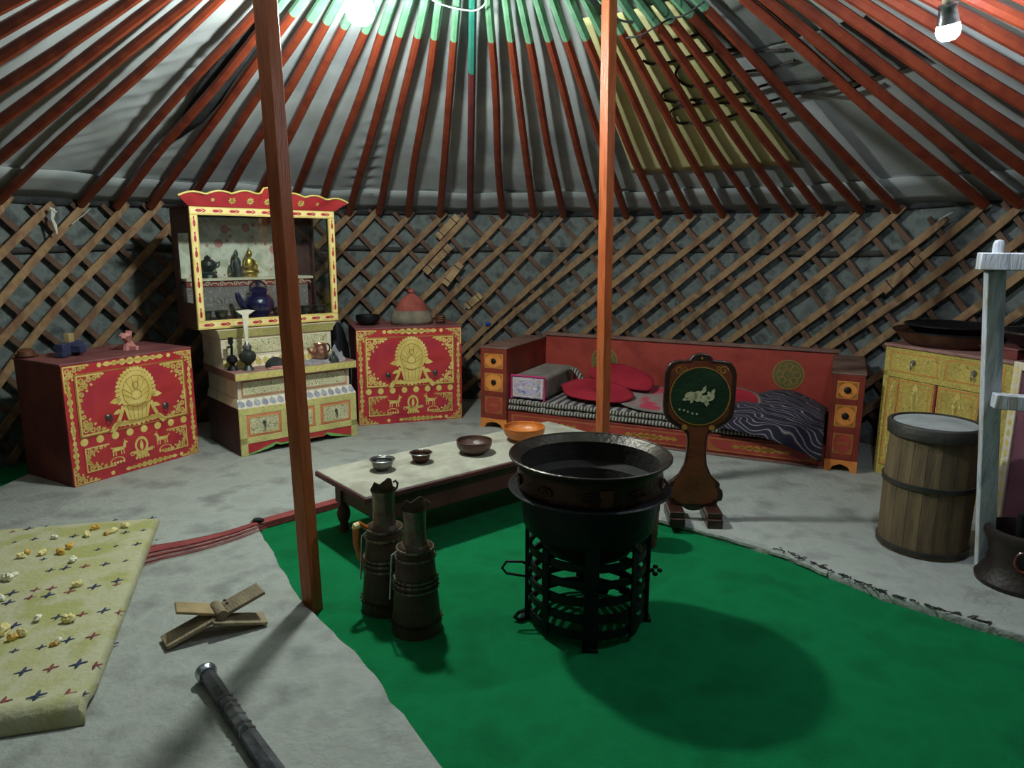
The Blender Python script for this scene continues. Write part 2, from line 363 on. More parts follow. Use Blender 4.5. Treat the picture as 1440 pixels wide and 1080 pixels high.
# inner hem fold running round the cloth near its lower edge
hem = MB(); hem.grid(lambda u, v: pol(-1.6+3.3*u, 3.15-.30*v-.012*math.sin(u*50), roofz(3.15-.30*v-.012*math.sin(u*50), .048+.004*math.sin(u*120))), 200, 3)
obj('lining_hem', hem, M['lining'], ceiling, solid=.003)
def patch(name, a0, a1, r0, r1, off, m, n=24):
    s = MB(); s.grid(lambda u, v: pol(a0+(a1-a0)*u, r1+(r0-r1)*v, roofz(r1+(r0-r1)*v, off+.003*noise.noise(Vector((u*8, v*8, a0))))), n, n)
    return obj(name, s, m, ceiling, solid=.002)
patch('yellow_cloth', .392, .835, 1.2, 2.60, .046, M['yellow_cloth'])
patch('shade_patch', .86, 1.12, 1.15, 1.62, .045, M['roof_shade'])  # shadows of ropes and folds, painted as thin grey sheets under the lining
patch('shade_patch', .96, 1.35, 1.62, 1.98, .045, M['roof_shade'])
GAP = [(-1.225,3.674),(-1.44,3.829),(-1.645,3.992),(-1.847,4.19),(-2.03,4.402),(-1.96,4.393),(-1.804,4.335),(-1.647,4.218),(-1.472,4.041),(-1.302,3.889)]
s = MB(); s.add([(x-CX, y-CY, roofz(math.hypot(x-CX, y-CY), .044)) for x, y in GAP], [(0,1,8,9),(1,2,7,8),(2,3,6,7),(3,4,5,6)])
obj('torn_gap', s, M['dark_felt'], ceiling, solid=.002, label='dark felt showing where the white lining sags open')
# roof poles
def pole_mesh(name, m1, m2, rg, k):
    s = MB(); pts = []; rs = []
    for i in range(15):
        rho = 3.085-(3.085-.76)*i/14
        pts.append((k*.006*math.sin(i*.6+k), rho, roofz(rho, 0)-.0 + .004*math.sin(i*.8+k)))
        rs.append(.0285 - .006*(i/14) if i < 13 else .021)
    s.tube(pts, rs, 8)
    s.mi = []
    for f in s.f:
        y = sum(s.v[j][1] for j in f)/len(f); s.mi.append(1 if y < rg else 0)
    return mesh_of(name, s, [m1, m2])
def pole_mesh2(m1, m2, rg, k):
    s = MB()
    def seg(r0, r1, n, mi):
        pts = []; rs = []
        for i in range(n+1):
            rho = r0+(r1-r0)*i/n; q = (3.085-rho)/2.325
            pts.append((k*.006*math.sin(q*9+k), rho, roofz(rho, 0)+.004*math.sin(q*11+k))); rs.append(.0285-.007*q)
        s.tube(pts, rs, 8, mi=mi)
    seg(3.085, rg, 12, 0); seg(rg, .76, 4, 1)
    return mesh_of('roof_pole', s, [m1, m2])
pm = [pole_mesh2(M['rafter'], M['green_paint'], 1.24, k) for k in (-1, 0, 1)]
pdk = pole_mesh2(M['rafter_dark'], M['teal_paint'], 1.48, 0)
poles = []
for i, (a, z) in enumerate(left_ext[::-1][2:] + HEADS + right_ext):
    if abs(a+1.045) < .01 or abs(a-1.066) < .01: continue     # the two missing poles
    a2 = a - (.016 if a < -.6 else .006)
    o = obj('roof_pole', pdk if abs(a+.062) < .01 else pm[i % 3], None, ceiling); o.rotation_euler.z = -a2; o.location.z = (z-1.525)*.3
# crown ring above the poles
cr = MB(); cr.lathe([(.70, 2.585),(.78, 2.585),(.78, 2.665),(.70, 2.665),(.70, 2.585)], 48, cap=False); ck = obj('crown_ring', cr, M['rafter'], ceiling, bev=.006)
for k in range(4):
    s = MB(); a = k*PI/4
    s.tube([(.7*math.cos(a)*t, .7*math.sin(a)*t, 2.63+.12*(1-t*t)) for t in (-1,-.7,-.4,0,.4,.7,1)], .018, 6); obj('crown_spoke', s, M['green_paint'], ck)
# dark ropes lying under the lining on the right
ROPES = [[(0.652,4.061),(0.689,4.009),(0.764,3.961),(0.855,3.879),(0.925,3.802)],
[(0.7,4.134),(0.746,4.144),(0.84,4.084),(0.914,4.0),(0.988,3.926),(1.096,3.825),(1.208,3.759),(1.305,3.662)],
[(0.895,4.072),(0.889,4.168),(0.943,4.221),(1.004,4.223),(1.065,4.154),(1.106,4.095),(1.157,4.011),(1.225,3.93),(1.293,3.861),(1.369,3.71)],
[(0.902,4.301),(0.857,4.355),(0.875,4.407),(0.937,4.403),(1.036,4.38),(1.104,4.325)],
[(1.015,4.339),(1.1,4.309),(1.183,4.214),(1.274,4.098),(1.325,3.997),(1.393,3.925),(1.471,3.84),(1.53,3.746)],
[(0.994,4.42),(0.945,4.48),(0.947,4.534),(1.003,4.583),(1.073,4.557),(1.156,4.503),(1.22,4.427),(1.3,4.317)],
[(1.166,4.289),(1.235,4.246),(1.336,4.186),(1.423,4.071),(1.478,3.968),(1.544,3.9),(1.617,3.852),(1.653,3.773),(1.678,3.696),(1.697,3.612)],
[(1.339,4.251),(1.4,4.248),(1.46,4.244),(1.51,4.163)]]
def smooth_path(p, n=5):
    out = []; P = [Vector(q) for q in p]; P = [2*P[0]-P[1]] + P + [2*P[-1]-P[-2]]
    for i in range(1, len(P)-2):
        for k in range(n):
            t = k/n; a, b, c, d = P[i-1:i+3]
            out.append(.5*((2*b)+(c-a)*t+(2*a-5*b+4*c-d)*t*t+(3*b-a-3*c+d)*t**3))
    out.append(P[-2]); return out
rp_lab = ['uppermost dark rope strand crossing the yellow cloth in the roof','long dark rope strand just below the uppermost one in the roof','dark rope bending in a hook over the yellow roof cloth','small dark rope loop open to the left on the yellow roof cloth','dark rope rising to the right from the rope loops in the roof','lowest wide dark rope loop on the yellow roof cloth','long dark rope running right onto the white roof lining','short dark rope end drooping right of the lowest loop']
for p, lb in zip(ROPES, rp_lab):
    s = MB(); s.tube(smooth_path([(x, y, ZA-SL*math.hypot(x-CX, y-CY)+.036) for x, y in p]), .0075, 6)
    tag(obj('rope', s, M['rope']), lb, 'rope', 'dark ropes under the roof lining')

# ================================================================ FLOOR COVERINGS
s = MB(); s.lathe([(0,-.039),(3.12,-.039),(3.12,-.03),(0,-.03)], 96, (CX, CY))
tag(obj('green_carpet', s, M['green_carpet']), 'plain green carpet in the middle of the tent floor', 'carpet')
def mat_slab(name, pts, z0, z1, m, jit, label, cat='felt mat', seg=.035, jit_edges=None, bevel=.008):
    """dense outline with a wavering edge, bevelled"""
    P = []
    for i in range(len(pts)):
        a = Vector((*pts[i], 0)); b = Vector((*pts[(i+1) % len(pts)], 0)); n = max(1, int((b-a).length/seg)); d = (b-a).normalized(); nn = Vector((-d.y, d.x, 0))
        for k in range(n):
            t = k/n; q = a+(b-a)*t
            j = jit if (jit_edges is None or i in jit_edges) else 0
            q += nn*j*(noise.noise(q*9)+.5*noise.noise(q*31)) if k else Vector()
            P.append((q.x, q.y))
    s = MB(); n = len(P); cx = sum(p[0] for p in P)/n; cy = sum(p[1] for p in P)/n
    rings = [(0, z0), (0, z1-bevel), (bevel*.35, z1-bevel*.3), (bevel, z1)]
    vs = []
    # inward offset by neighbouring normals
    def nrm(i):
        a = Vector((*P[i-1], 0)); b = Vector((*P[(i+1) % n], 0)); d = (b-a).normalized(); return Vector((-d.y, d.x, 0))
    area = sum(P[i][0]*P[(i+1) % n][1]-P[(i+1) % n][0]*P[i][1] for i in range(n)); sg = 1 if area > 0 else -1
    for off, z in rings:
        for i in range(n):
            q = Vector((*P[i], 0))+nrm(i)*off*sg; vs.append((q.x, q.y, z))
    fs = []
    for r_ in range(3):
        for i in range(n): fs.append((r_*n+i, r_*n+(i+1) % n, (r_+1)*n+(i+1) % n, (r_+1)*n+i))
    fs.append(tuple(3*n+i for i in range(n))); s.add(vs, fs)
    return tag(obj(name, s, m), label, cat)
def arc(a0, a1, r, n=24): return [(CX+r*math.sin(a0+(a1-a0)*i/n), CY+r*math.cos(a0+(a1-a0)*i/n)) for i in range(n+1)]
L1 = Vector((-.711, -.702, 0))
edge0 = at(0, 684, -.0); edge1 = at(30, 670, 0)
polyA = [(-.16,4.16), (-1.151,3.179), (-2.25,2.12), (-2.75,2.5), (edge0.x, edge0.y), (edge1.x, edge1.y)] + arc(-1.0, 1.9, 3.06) + [(2.2,1.79), (1.754,2.213), (1.417,2.504), (1.175,2.876), (.714,3.269)]
nA = len(polyA)
matA = mat_slab('floor_felt', polyA, -.03, 0, M['ground_felt'], .014, 'wide off-white felt mat under the chests and bed at the back', jit_edges=(nA-1, nA-2, nA-3, nA-4, nA-5))
random.seed(11)
ed = [Vector((1.175,2.876,0)), Vector((1.417,2.504,0)), Vector((1.754,2.213,0))]
for k in range(9):     # frayed dark wool hanging out of the mat's edge
    f = .08+k*.2; q = ed[int(f)].lerp(ed[int(f)+1], f % 1); dd_ = (ed[int(f)+1]-ed[int(f)]).normalized(); s = MB()
    for h_ in range(9):
        a = q + dd_*random.uniform(-.05,.05); b = a + Vector((random.uniform(-.02,.03), random.uniform(-.02,.03), 0)) + dd_*random.uniform(-.03,.03)
        s.tube([a+Vector((.006,.006,.001)), a.lerp(b,.5)+Vector((0,0,.007)), b+Vector((0,0,.003))], .0022, 5)
    obj('frayed_wool', s, M['strap'], matA, kind='stuff')
# rolled hem along the right edge and a maroon binding along the left edge
s = MB(); pts = [Vector((.70,3.275,-.012)), Vector((.95,3.085,-.012)), Vector((1.175,2.882,-.014)), Vector((1.30,2.70,-.016))]
s.tube([p+Vector((0,0,.003*math.sin(i*2.1))) for i, p in enumerate(smooth_path(pts, 6))], .02, 8, flat=.8); obj('rolled_hem', s, M['ground_felt2'], matA)
s = MB(); a = Vector((-1.20,3.135,0)); b = Vector((-.30,4.02,0)); d = (b-a).normalized(); nn = Vector((d.y,-d.x,0))
s.hexa([a-nn*.05+Vector((0,0,-.03)), b-nn*.05+Vector((0,0,-.03)), b+nn*.008+Vector((0,0,-.03)), a+nn*.008+Vector((0,0,-.03))], [a-nn*.05+Vector((0,0,.004)), b-nn*.05+Vector((0,0,.004)), b+nn*.008+Vector((0,0,.004)), a+nn*.008+Vector((0,0,.004))])
obj('edge_binding', s, M['maroon_cloth'], matA, bev=.003, label='maroon cloth binding')
polyB = [(-1.196,3.135), (-1.568,2.85), (-2.2,2.36), (-2.7,1.9), (-2.4,1.1), (-1.0,.35), (.25,.9), (-.196,1.609), (-.46,2.02), (-.780,2.425)]
matB = mat_slab('foreground_felt', polyB, -.03, .012, M['ground_felt2'], .010, 'off-white felt mat in the left foreground with maroon stripes at its far end', jit_edges=(6,7,8,9))
# woven stripes at the mat's folded end
def strip_path(o0, o1, w, mname, z=.0145):
    A = [Vector((-1.196,3.135,0)), Vector((-1.30,3.02,0)), Vector((-1.42,2.93,0)), Vector((-1.568,2.85,0)), Vector((-1.80,2.66,0))]
    s = MB(); P = smooth_path(A, 8); n = len(P)
    vs = []; fs = []
    for i, p in enumerate(P):
        t = i/(n-1); d = (P[min(i+1, n-1)]-P[max(i-1, 0)]).normalized(); q = Vector((-d.y, d.x, 0))
        o = (o0 + (o1-o0)*t); jj = .004*noise.noise(Vector((t*14, o0*50, 3)))
        ww = w*(.45+.75*t)
        for e in (0, 1): vs.append(tuple(p + q*(o+ww*e+jj) + Vector((0,0,z-.012+.014))))
        if i: fs.append((2*i-2, 2*i-1, 2*i+1, 2*i))
    s.add(vs, fs); return obj('woven_stripe', s, M[mname], matB, solid=.002, smooth=True)
strip_path(.004, .006, .070, 'maroon_cloth')
for o0, o1, w_ in ((.044,.103,.006), (.058,.124,.014), (.076,.156,.006), (.090,.182,.010), (.106,.212,.004)): strip_path(o0, o1, w_, 'maroon_cloth')
s = MB(); s.grid(lambda u, v: (-1.185+.028*math.cos(u*2*PI)*math.sin(v*PI)*(1+.5*noise.noise(Vector((u*9,v*7,1)))), 3.14+.014*math.sin(u*2*PI)*math.sin(v*PI), .022+.014*math.cos(v*PI)), 14, 8); obj('frayed_tuft', s, M['dark_felt'], matB)

# quilted mattress lower left
def mattf(u, v):
    # u from the right edge (0) to the left, v from the near end (0) to the far end
    r0 = Vector((-1.150,1.708,0)); r1 = Vector((-1.637,3.130,0)); l0 = Vector((-2.05,1.46,0)); l1 = Vector((-2.75,2.86,0))
    rt = r0.lerp(r1, v); lf = l0.lerp(l1, v)
    p = rt.lerp(lf, u); e = min(u*1.1/.03, 1.0); en = min(v*1.5/.05, 1); ef = min((1-v)*1.5/.03, 1)
    h = .018+.026*math.sqrt(max(0, 1-(1-e)**2))*math.sqrt(max(0, 1-(1-ef)**2))
    h = .014 + (h-.014)*math.sqrt(max(0, 1-(1-en)**2)) + .028*math.exp(-((v-.03)/.045)**2)*math.sqrt(max(0, 1-(1-en)**2))
    h += .0035*noise.noise(Vector((u*6, v*9, 1)))*e
    return (p.x, p.y, h+.002)
s = MB(); s.grid(mattf, 60, 90); s.f = [f[::-1] for f in s.f]
quilt = tag(obj('quilted_mattress', s, M['mattress'], solid=.012), 'thin yellowish quilt with small embroidered crosses, lower left on the felt', 'mattress')
def quiltz(x, y):   # height of the quilt at a point by nearest grid vertex
    return min(s_q, key=lambda p: (p[0]-x)**2+(p[1]-y)**2)[2]
s_q = [v for v in s.v][::3]
blue = [(560,40,.6),(575,88,1),(240,140,1),(820,70,.7),(970,65,.7),(1280,45,1),(625,205,1),(1055,175,1),(1210,155,.7),(290,230,.9),(1155,275,1),(825,318,.8),(980,292,.6),(120,258,.6),(885,440,1),(1060,410,.6),(1170,410,.8),(365,400,.7),(550,478,1.1),(425,495,.9),(100,685,1.2),(70,765,1.1),(405,710,1.2),(795,632,1.2),(990,580,1.1),(875,832,1.1),(485,890,1),(120,965,1.1),(710,72,.5),(390,118,.5),(1315,190,.5),(1130,55,.6)]
blue2 = [(575,240,1),(940,215,1),(120,330,.7),(345,300,.8),(195,515,1.2),(660,445,1.3),(320,780,1.3),(715,750,.7)]
red = [(715,462,1),(255,725,1),(435,650,1),(590,675,1),(300,660,.9),(1005,840,.8),(690,865,1),(105,165,.6),(985,612,.7)]
red2 = [(785,210,1.1),(430,485,1.1),(800,455,1.1),(570,755,1.3),(30,820,1.2)]
ax_u = Vector((.92, .38, 0)).normalized(); ax_v = Vector((-.38, .92, 0)).normalized()
for nm, lists, mm in (('blue_embroidery', ((blue,720),(blue2,860)), 'thread_blue'), ('red_embroidery', ((red,720),(red2,860)), 'thread_red')):
    s = MB()
    for L, oy in lists:
        for x, y, k in L:
            p = at(x/6, oy+y/6, .046); nv = min(s_q, key=lambda c: (c[0]-p.x)**2+(c[1]-p.y)**2)
            if math.hypot(nv[0]-p.x, nv[1]-p.y) > .028: continue
            z = nv[2]+.0015; k *= .019
            for a_, b_2 in ((ax_u, ax_v), (ax_v, ax_u)):
                a3 = (a_*1.0 + b_2*.15)*k; b3 = b_2*k*.16
                s.add([tuple(Vector((p.x,p.y,z))+q) for q in (-a3-b3*.6, -a3*.5-b3*1.3, a3*.5-b3*1.3, a3-b3*.6, a3+b3*.6, a3*.5+b3*1.3, -a3*.5+b3*1.3, -a3+b3*.6)], [(0,1,2,3,4,5,6,7)])
    o = obj(nm, s, M[mm], quilt, solid=.0012, kind='stuff')
# knucklebones
def bone_mesh(seed, k):
    s = MB(); random.seed(seed)
    prof = []
    def f(u, v):
        th = v*PI; ph = u*2*PI; d = Vector((math.sin(th)*math.cos(ph)*1.15, math.sin(th)*math.sin(ph)*.95, math.cos(th)*.95))
        r_ = 1+.15*math.cos(ph*2)*math.sin(th)+.55*noise.noise(d*2.1+Vector((seed*3.1, 0, 0)))+.22*noise.noise(d*5+Vector((seed, 3, 0)))-.2*math.exp(-((d.x)/.3)**2)
        return tuple(d*r_*k)
    s.grid(f, 14, 8); return s
BN = [(1055,115,720,'y','farthest right bone of the far row on the yellow quilt',1),(957,160,720,'y','second bone from the right in the far row on the quilt',1),(895,180,720,'o','small brown bone touching the second from right in the far row',.7),(805,130,720,'o','orange-brown bone at the far edge of the quilt',.95),
(735,190,720,'y','dull yellow bone below the orange-brown one',1),(460,210,720,'w','pale bone alone at the left end of the far row',.8),(590,285,720,'o','golden bone, right one of the middle pair above the shadow band',1),(512,338,720,'o','golden bone, left one of the middle pair above the shadow band',1),
(360,345,720,'y','dull bone alone left of the golden pair',.9),(230,340,720,'o','tan bone of the leaning pair above the shadow band, upper one',.9),(180,372,720,'y','lower bone of the leaning pair touching the shadow band',.9),(615,405,720,'w','pale bone just above the shadow band, right of the pair',1),
(60,560,720,'w','large whitish bone by the left frame edge below the shadow band',1.2),(125,525,720,'w','small white bone lying against the large whitish one',.7),(10,725,720,'w','pale bone cut by the left frame edge, alone',.9),(655,610,720,'y','yellow bone below the shadow band beside a blue cross',1),
(318,900,720,'w','whitish bone left of the large middle bone in the near row',.9),(578,910,720,'y','large yellow bone in the middle of the near row',1.15),(30,170,860,'y','large yellow bone cut by the left frame edge, with two others',1.3),(180,180,860,'y','pale yellow bone right of the cluster at the left frame edge',1),(105,215,860,'o','darker bone at the bottom of the cluster by the left frame edge',.9),
(495,238,860,'w','small white bone nearest the near end of the quilt',.75),(450,266,860,'o','tiny brown bone touching the nearest white bone',.6)]
for i, (x, y, oy, c, lb, k) in enumerate(BN):
    p = at(x/6, oy+y/6, .055); z = quiltz(p.x, p.y)
    o = obj('knucklebone', bone_mesh(i, .0145*k), M[{'y':'bone','w':'bone_w','o':'bone_o'}[c]])
    o.location = (p.x, p.y, z+.012*k); o.rotation_euler = (.2, .1, i*1.3); tag(o, lb, 'bone', 'knucklebones on the yellow quilt')

# ================================================================ POSTS
def post(base, top, lab, rz):
    t = thing('support_post', lab, 'post', base); d = Vector(top)-Vector(base); s = MB(); h = .0265
    c, sn = math.cos(rz), math.sin(rz)
    lo = [(x*c-y*sn, x*sn+y*c, 0) for x, y in ((-h,-h),(h,-h),(h,h),(-h,h))]; hi = [(p[0]+d.x, p[1]+d.y, d.z) for p in lo]
    s.hexa(lo, hi); obj('post_shaft', s, M['post'], t, bev=.003)
    s = MB(); s.M = Matrix.Translation(d); s.box(-.05,.05,-.05,.05,-.03,.0); obj('post_cap', s, M['post'], t, bev=.004)
    return t
post((-.729,2.409,-.03), (-.775,2.36,2.56), 'reddish-orange square wooden post in front of the altar cabinet', R(-28))
post((.487,3.65,.0), (.435,3.55,2.56), 'reddish-orange square wooden post behind the cauldron, before the bed', R(38))

# ================================================================ ORNAMENT TOOLS (raised painted gilding)
class Orn:
    """flat shapes drawn on a face: O + u*U + v*V, lifted by h along N"""
    def __init__(s, O, U, V, N, h=.0015): s.O, s.U, s.V, s.N, s.h = map(Vector, (O, U, V, N)) if False else (Vector(O), Vector(U), Vector(V), Vector(N), h); s.mb = MB()
    def p(s, u, v): return tuple(s.O + s.U*u + s.V*v + s.N*s.h)
    def poly(s, P): s.mb.add([s.p(*q) for q in P], [tuple(range(len(P)))]); return s
    def disc(s, u, v, r, n=14, sy=1): return s.poly([(u+r*math.cos(2*PI*k/n), v+r*sy*math.sin(2*PI*k/n)) for k in range(n)])
    def ring(s, u, v, r0, r1, n=18, sy=1, a0=0, a1=2*PI):
        for k in range(n):
            a, b = a0+(a1-a0)*k/n, a0+(a1-a0)*(k+1)/n
            s.poly([(u+r0*math.cos(a), v+r0*sy*math.sin(a)), (u+r1*math.cos(a), v+r1*sy*math.sin(a)), (u+r1*math.cos(b), v+r1*sy*math.sin(b)), (u+r0*math.cos(b), v+r0*sy*math.sin(b))])
        return s
    def leaf(s, u, v, L, w_, ang):
        c, sn = math.cos(ang), math.sin(ang)
        return s.poly([(u+c*a*L-sn*b*w_, v+sn*a*L+c*b*w_) for a, b in ((0,0),(.25,-.42),(.6,-.4),(1,0),(.6,.4),(.25,.42))])
    def line(s, pts, w_):
        n = len(pts)
        for i in range(n-1):
            a = Vector(pts[i]); b = Vector(pts[i+1]); d = (b-a)
            if d.length < 1e-6: continue
            q = Vector((-d.y, d.x)).normalized()*w_/2; e = d.normalized()*w_*.25
            s.poly([tuple(a-q-e), tuple(b-q+e), tuple(b+q+e), tuple(a+q-e)])
        return s
    def spiral(s, u, v, r, w_, a0=0, turns=1.2, dr=1, fade=.25):
        n = 14; s.line([(u+r*(1-(1-fade)*k/n)*math.cos(a0+dr*turns*2*PI*k/n), v+r*(1-(1-fade)*k/n)*math.sin(a0+dr*turns*2*PI*k/n)) for k in range(n+1)], w_); return s
    def rect(s, u0, u1, v0, v1): return s.poly([(u0,v0),(u1,v0),(u1,v1),(u0,v1)])
    def frame(s, u0, u1, v0, v1, w_):
        s.rect(u0,u1,v0,v0+w_); s.rect(u0,u1,v1-w_,v1); s.rect(u0,u0+w_,v0+w_,v1-w_); s.rect(u1-w_,u1,v0+w_,v1-w_); return s
    def corner(s, cu, cv, su, sv, A, B):
        """lacy scroll corner at (cu,cv) growing by A along su and B along sv"""
        def T(x, y): return (cu+su*x*A, cv+sv*y*B)
        w_ = .045*(A+B)/2*1.3
        s.line([T(0,0), T(.97,0)], w_); s.line([T(0,0), T(0,.97)], w_)
        for (x, y, r, a, t) in ((.17,.17,.13,0,1.3),(.42,.15,.11,2,1.2),(.15,.42,.11,4,1.2),(.64,.12,.09,1,1.1),(.12,.64,.09,3,1.1),(.32,.34,.09,5,1.2),(.82,.08,.06,0,1),(.08,.82,.06,2,1)):
            u, v = T(x, y); s.spiral(u, v, r*(A+B)/2, w_, a, t, 1 if (su*sv > 0) else -1)
        for (x, y, L, a) in ((.9,.02,.16,0),(.02,.9,.16,PI/2),(.47,.30,.13,PI/5),(.30,.47,.13,PI/3.4)):
            u, v = T(x, y); ang = math.atan2(sv*math.sin(a), su*math.cos(a)); s.leaf(u, v, L*(A+B)/2, w_*1.8, ang)
        return s
    def band(s, u0, u1, v, h, horiz=True):
        """pointed cartouche of little rosettes"""
        L = u1-u0; q = (lambda a, b: (a, b)) if horiz else (lambda a, b: (b, a))
        n = max(3, int(L/(h*.9)))
        for k in range(n):
            t = (k+.5)/n; r = h*.5*(.55+.45*math.sin(PI*t)); a, b = q(u0+L*t, v); s.disc(a, b, r, 8)
        a, b = q(u0, v); c, d = q(u1, v)
        s.line([(a, b), (c, d)], h*.35); s.leaf(a, b, h*1.0, h*.7, (PI if horiz else -PI/2)); s.leaf(c, d, h*1.0, h*.7, (0 if horiz else PI/2)); return s
    def done(s, name, m, parent, solid=.0012, **k): return obj(name, s.mb, m, parent, smooth=False, solid=0, kind='stuff' if len(s.mb.f) > 60 else None, **k)

# ================================================================ PAINTED CHESTS
def chest(lab, loc, rz, H=.67, W=.769, D=.46):
    t = thing('painted_chest', lab, 'chest', loc, rz)
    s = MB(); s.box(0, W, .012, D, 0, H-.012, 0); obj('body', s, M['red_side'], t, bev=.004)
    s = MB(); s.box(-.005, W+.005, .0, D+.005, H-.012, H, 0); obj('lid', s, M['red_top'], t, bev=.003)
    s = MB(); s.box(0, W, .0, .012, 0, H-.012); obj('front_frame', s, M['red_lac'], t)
    u0, u1, v0, v1 = .075*W, .925*W, .385*H, .905*H
    s = MB(); s.box(u0, u1, -.004, .004, v0, v1); door = obj('door', s, M['red_lac'], t, bev=.002)
    s = MB(); s.box(u0+.01, u1-.01, -.002, .004, .085*H, .30*H); lp = obj('lower_panel', s, M['red_lac'], t, bev=.001)
    fr = dict(U=(1,0,0), V=(0,0,1), N=(0,-1,0))
    o = Orn((0,0,0), **fr, h=.0015)     # outer frame ornament
    o.band(.34*W, .70*W, .955*H, .045)
    o.band(.42*W, .76*W, .035*H, .035)
    for c_, r_ in ((.26,.013),(.80,.013)): o.disc(c_*W, .955*H, r_*1.0)
    for c_, r_ in ((.28,.012),(.84,.012)): o.disc(c_*W, .035*H, r_)
    for k in range(8): o.disc((.10+.112*k)*W, .347*H, .0215)
    for u in (.035*W, .965*W):
        o.band(.60*H, .78*H, u, .034, False); o.band(.18*H, .33*H, u, .034, False); o.band(.42*H, .50*H, u, .03, False)
    o.corner(.008, H-.02, 1, -1, .17*W, .20*H); o.corner(W-.008, H-.02, -1, -1, .14*W, .16*H)
    o.corner(.008, .008, 1, 1, .17*W, .14*H); o.corner(W-.008, .008, -1, 1, .14*W, .14*H)
    o.done('gilded_border', M['gold'], t)
    o = Orn((0,-.004,0), **fr)
    cA, cB = .185*W, .24*H
    for (cu, cv, su, sv) in ((u0+.012, v1-.012, 1, -1), (u1-.012, v1-.012, -1, -1), (u0+.012, v0+.012, 1, 1), (u1-.012, v0+.012, -1, 1)): o.corner(cu, cv, su, sv, cA, cB)
    o.done('gilded_corner', M['gold'], door)
    o = Orn((0,-.004,0), **fr, h=.0006); o.frame(u0, u1, v0, v1, .006); o.done('gilded_line', M['gold_dk'], door)
    # flaming treasure vase
    cu, cv = .51*W, .66*H; e = Orn((0,-.004,0), **fr, h=.0015)
    for k in range(22):
        a = -.35 + (PI+.7)*k/21; e.leaf(cu+.098*math.cos(a), cv+.02+.118*math.sin(a), .030, .026, a+.5)
    e.disc(cu, cv+.02, .100, 26, 1.18)
    e.poly([(cu-.085,cv-.05),(cu+.085,cv-.05),(cu+.055,cv-.155),(cu-.055,cv-.155)])
    for k in range(9):
        x = -.112+.028*k; e.leaf(cu+x, cv-.145-.004*abs(k-4)*-1, .038, .034, -PI/2+.0)
    e.rect(cu-.115, cu+.115, cv-.165, cv-.140)
    for sd in (-1, 1):
        e.leaf(cu+sd*.085, cv-.012, .075, .040, (0 if sd > 0 else PI)-sd*.12)
        e.line([(cu+sd*.085, cv-.055), (cu+sd*.10, cv-.10), (cu+sd*.125, cv-.15), (cu+sd*.155, cv-.185)], .020)
        e.leaf(cu+sd*.12, cv-.135, .075, .03, -PI/2+sd*.75)
        e.leaf(cu+sd*.093, cv-.07, .055, .028, -PI/2+sd*1.2)
    e.done('treasure_vase', M['gold'], door)
    e = Orn((0,-.004,0), **fr, h=.0028)
    e.ring(cu, cv+.02, .078, .081, 24, 1.15); e.ring(cu, cv-.0, .028, .031, 14)
    for k in range(5): e.line([(cu-.06+.03*k, cv-.055), (cu-.045+.0225*k, cv-.14)], .0025)
    for k in range(6):
        a = PI*k/6+.26; e.line([(cu+.03*math.cos(a), cv+.03*math.sin(a)), (cu+.078*math.cos(a), cv+.02+.085*math.sin(a))], .0025)
    e.line([(cu-.085,cv-.05),(cu,cv-.068),(cu+.085,cv-.05)], .003); e.line([(cu-.06,cv-.14),(cu,cv-.15),(cu+.06,cv-.14)], .003)
    e.ring(cu, cv+.055, .018, .021, 10); e.line([(cu-.075,cv+.01),(cu-.02,cv-.02),(cu+.02,cv-.02),(cu+.075,cv+.01)], .0025)
    e.done('vase_line', M['gold_dk'], door)
    # wheel between two deer
    e = Orn((0,-.002,0), **fr, h=.0012); wu, wv = .515*W, .195*H
    e.ring(wu, wv+.012, .028, .041, 18, 1.25); e.leaf(wu, wv-.022, .07, .024, PI/2); e.rect(wu-.035, wu+.035, wv-.052, wv-.036)
    for k in range(5): e.leaf(wu-.036+.018*k, wv-.05, .02, .018, -PI/2)
    for sd in (-1, 1):
        e.leaf(wu, wv-.03, .075, .022, (0 if sd > 0 else PI)+sd*.15); e.spiral(wu+sd*.06, wv-.025, .016, .005, 0, 1, sd)
        x0 = wu+sd*.135
        e.poly([(x0-.042,wv+.01),(x0+.03,wv+.012),(x0+.036,wv+.03),(x0-.03,wv+.034)])       # body
        e.poly([(x0-sd*.030-.008,wv+.02),(x0-sd*.030+.010,wv+.02),(x0-sd*.036+.008,wv+.052),(x0-sd*.036-.006,wv+.052)])   # neck
        e.leaf(x0-sd*.030, wv+.052, .026, .018, PI if sd > 0 else 0); e.leaf(x0-sd*.036, wv+.055, .018, .007, PI/2)
        for lx in (-.032, -.018, .012, .026): e.line([(x0+lx, wv+.014), (x0+lx*1.1, wv-.012)], .006)
        e.leaf(x0+sd*.03, wv+.028, .022, .010, (0 if sd > 0 else PI)+sd*.5)
        e.ring(x0+sd*.014, wv-.048, .036, .043, 12, .6, 0, PI)
        for k in range(5): e.leaf(x0+sd*.014-.036+.018*k, wv-.046, .018, .018, -PI/2)
    for (cu_, cv_, su, sv, a_, b_1) in ((u0+.02, .29*H, 1, -1, .13, .085), (u1-.02, .29*H, -1, -1, .13, .085), (u0+.02, .095*H, 1, 1, .16, .075), (u1-.02, .095*H, -1, 1, .16, .075)): e.corner(cu_, cv_, su, sv, a_, b_1)
    e.done('wheel_and_deer', M['gold'], lp)
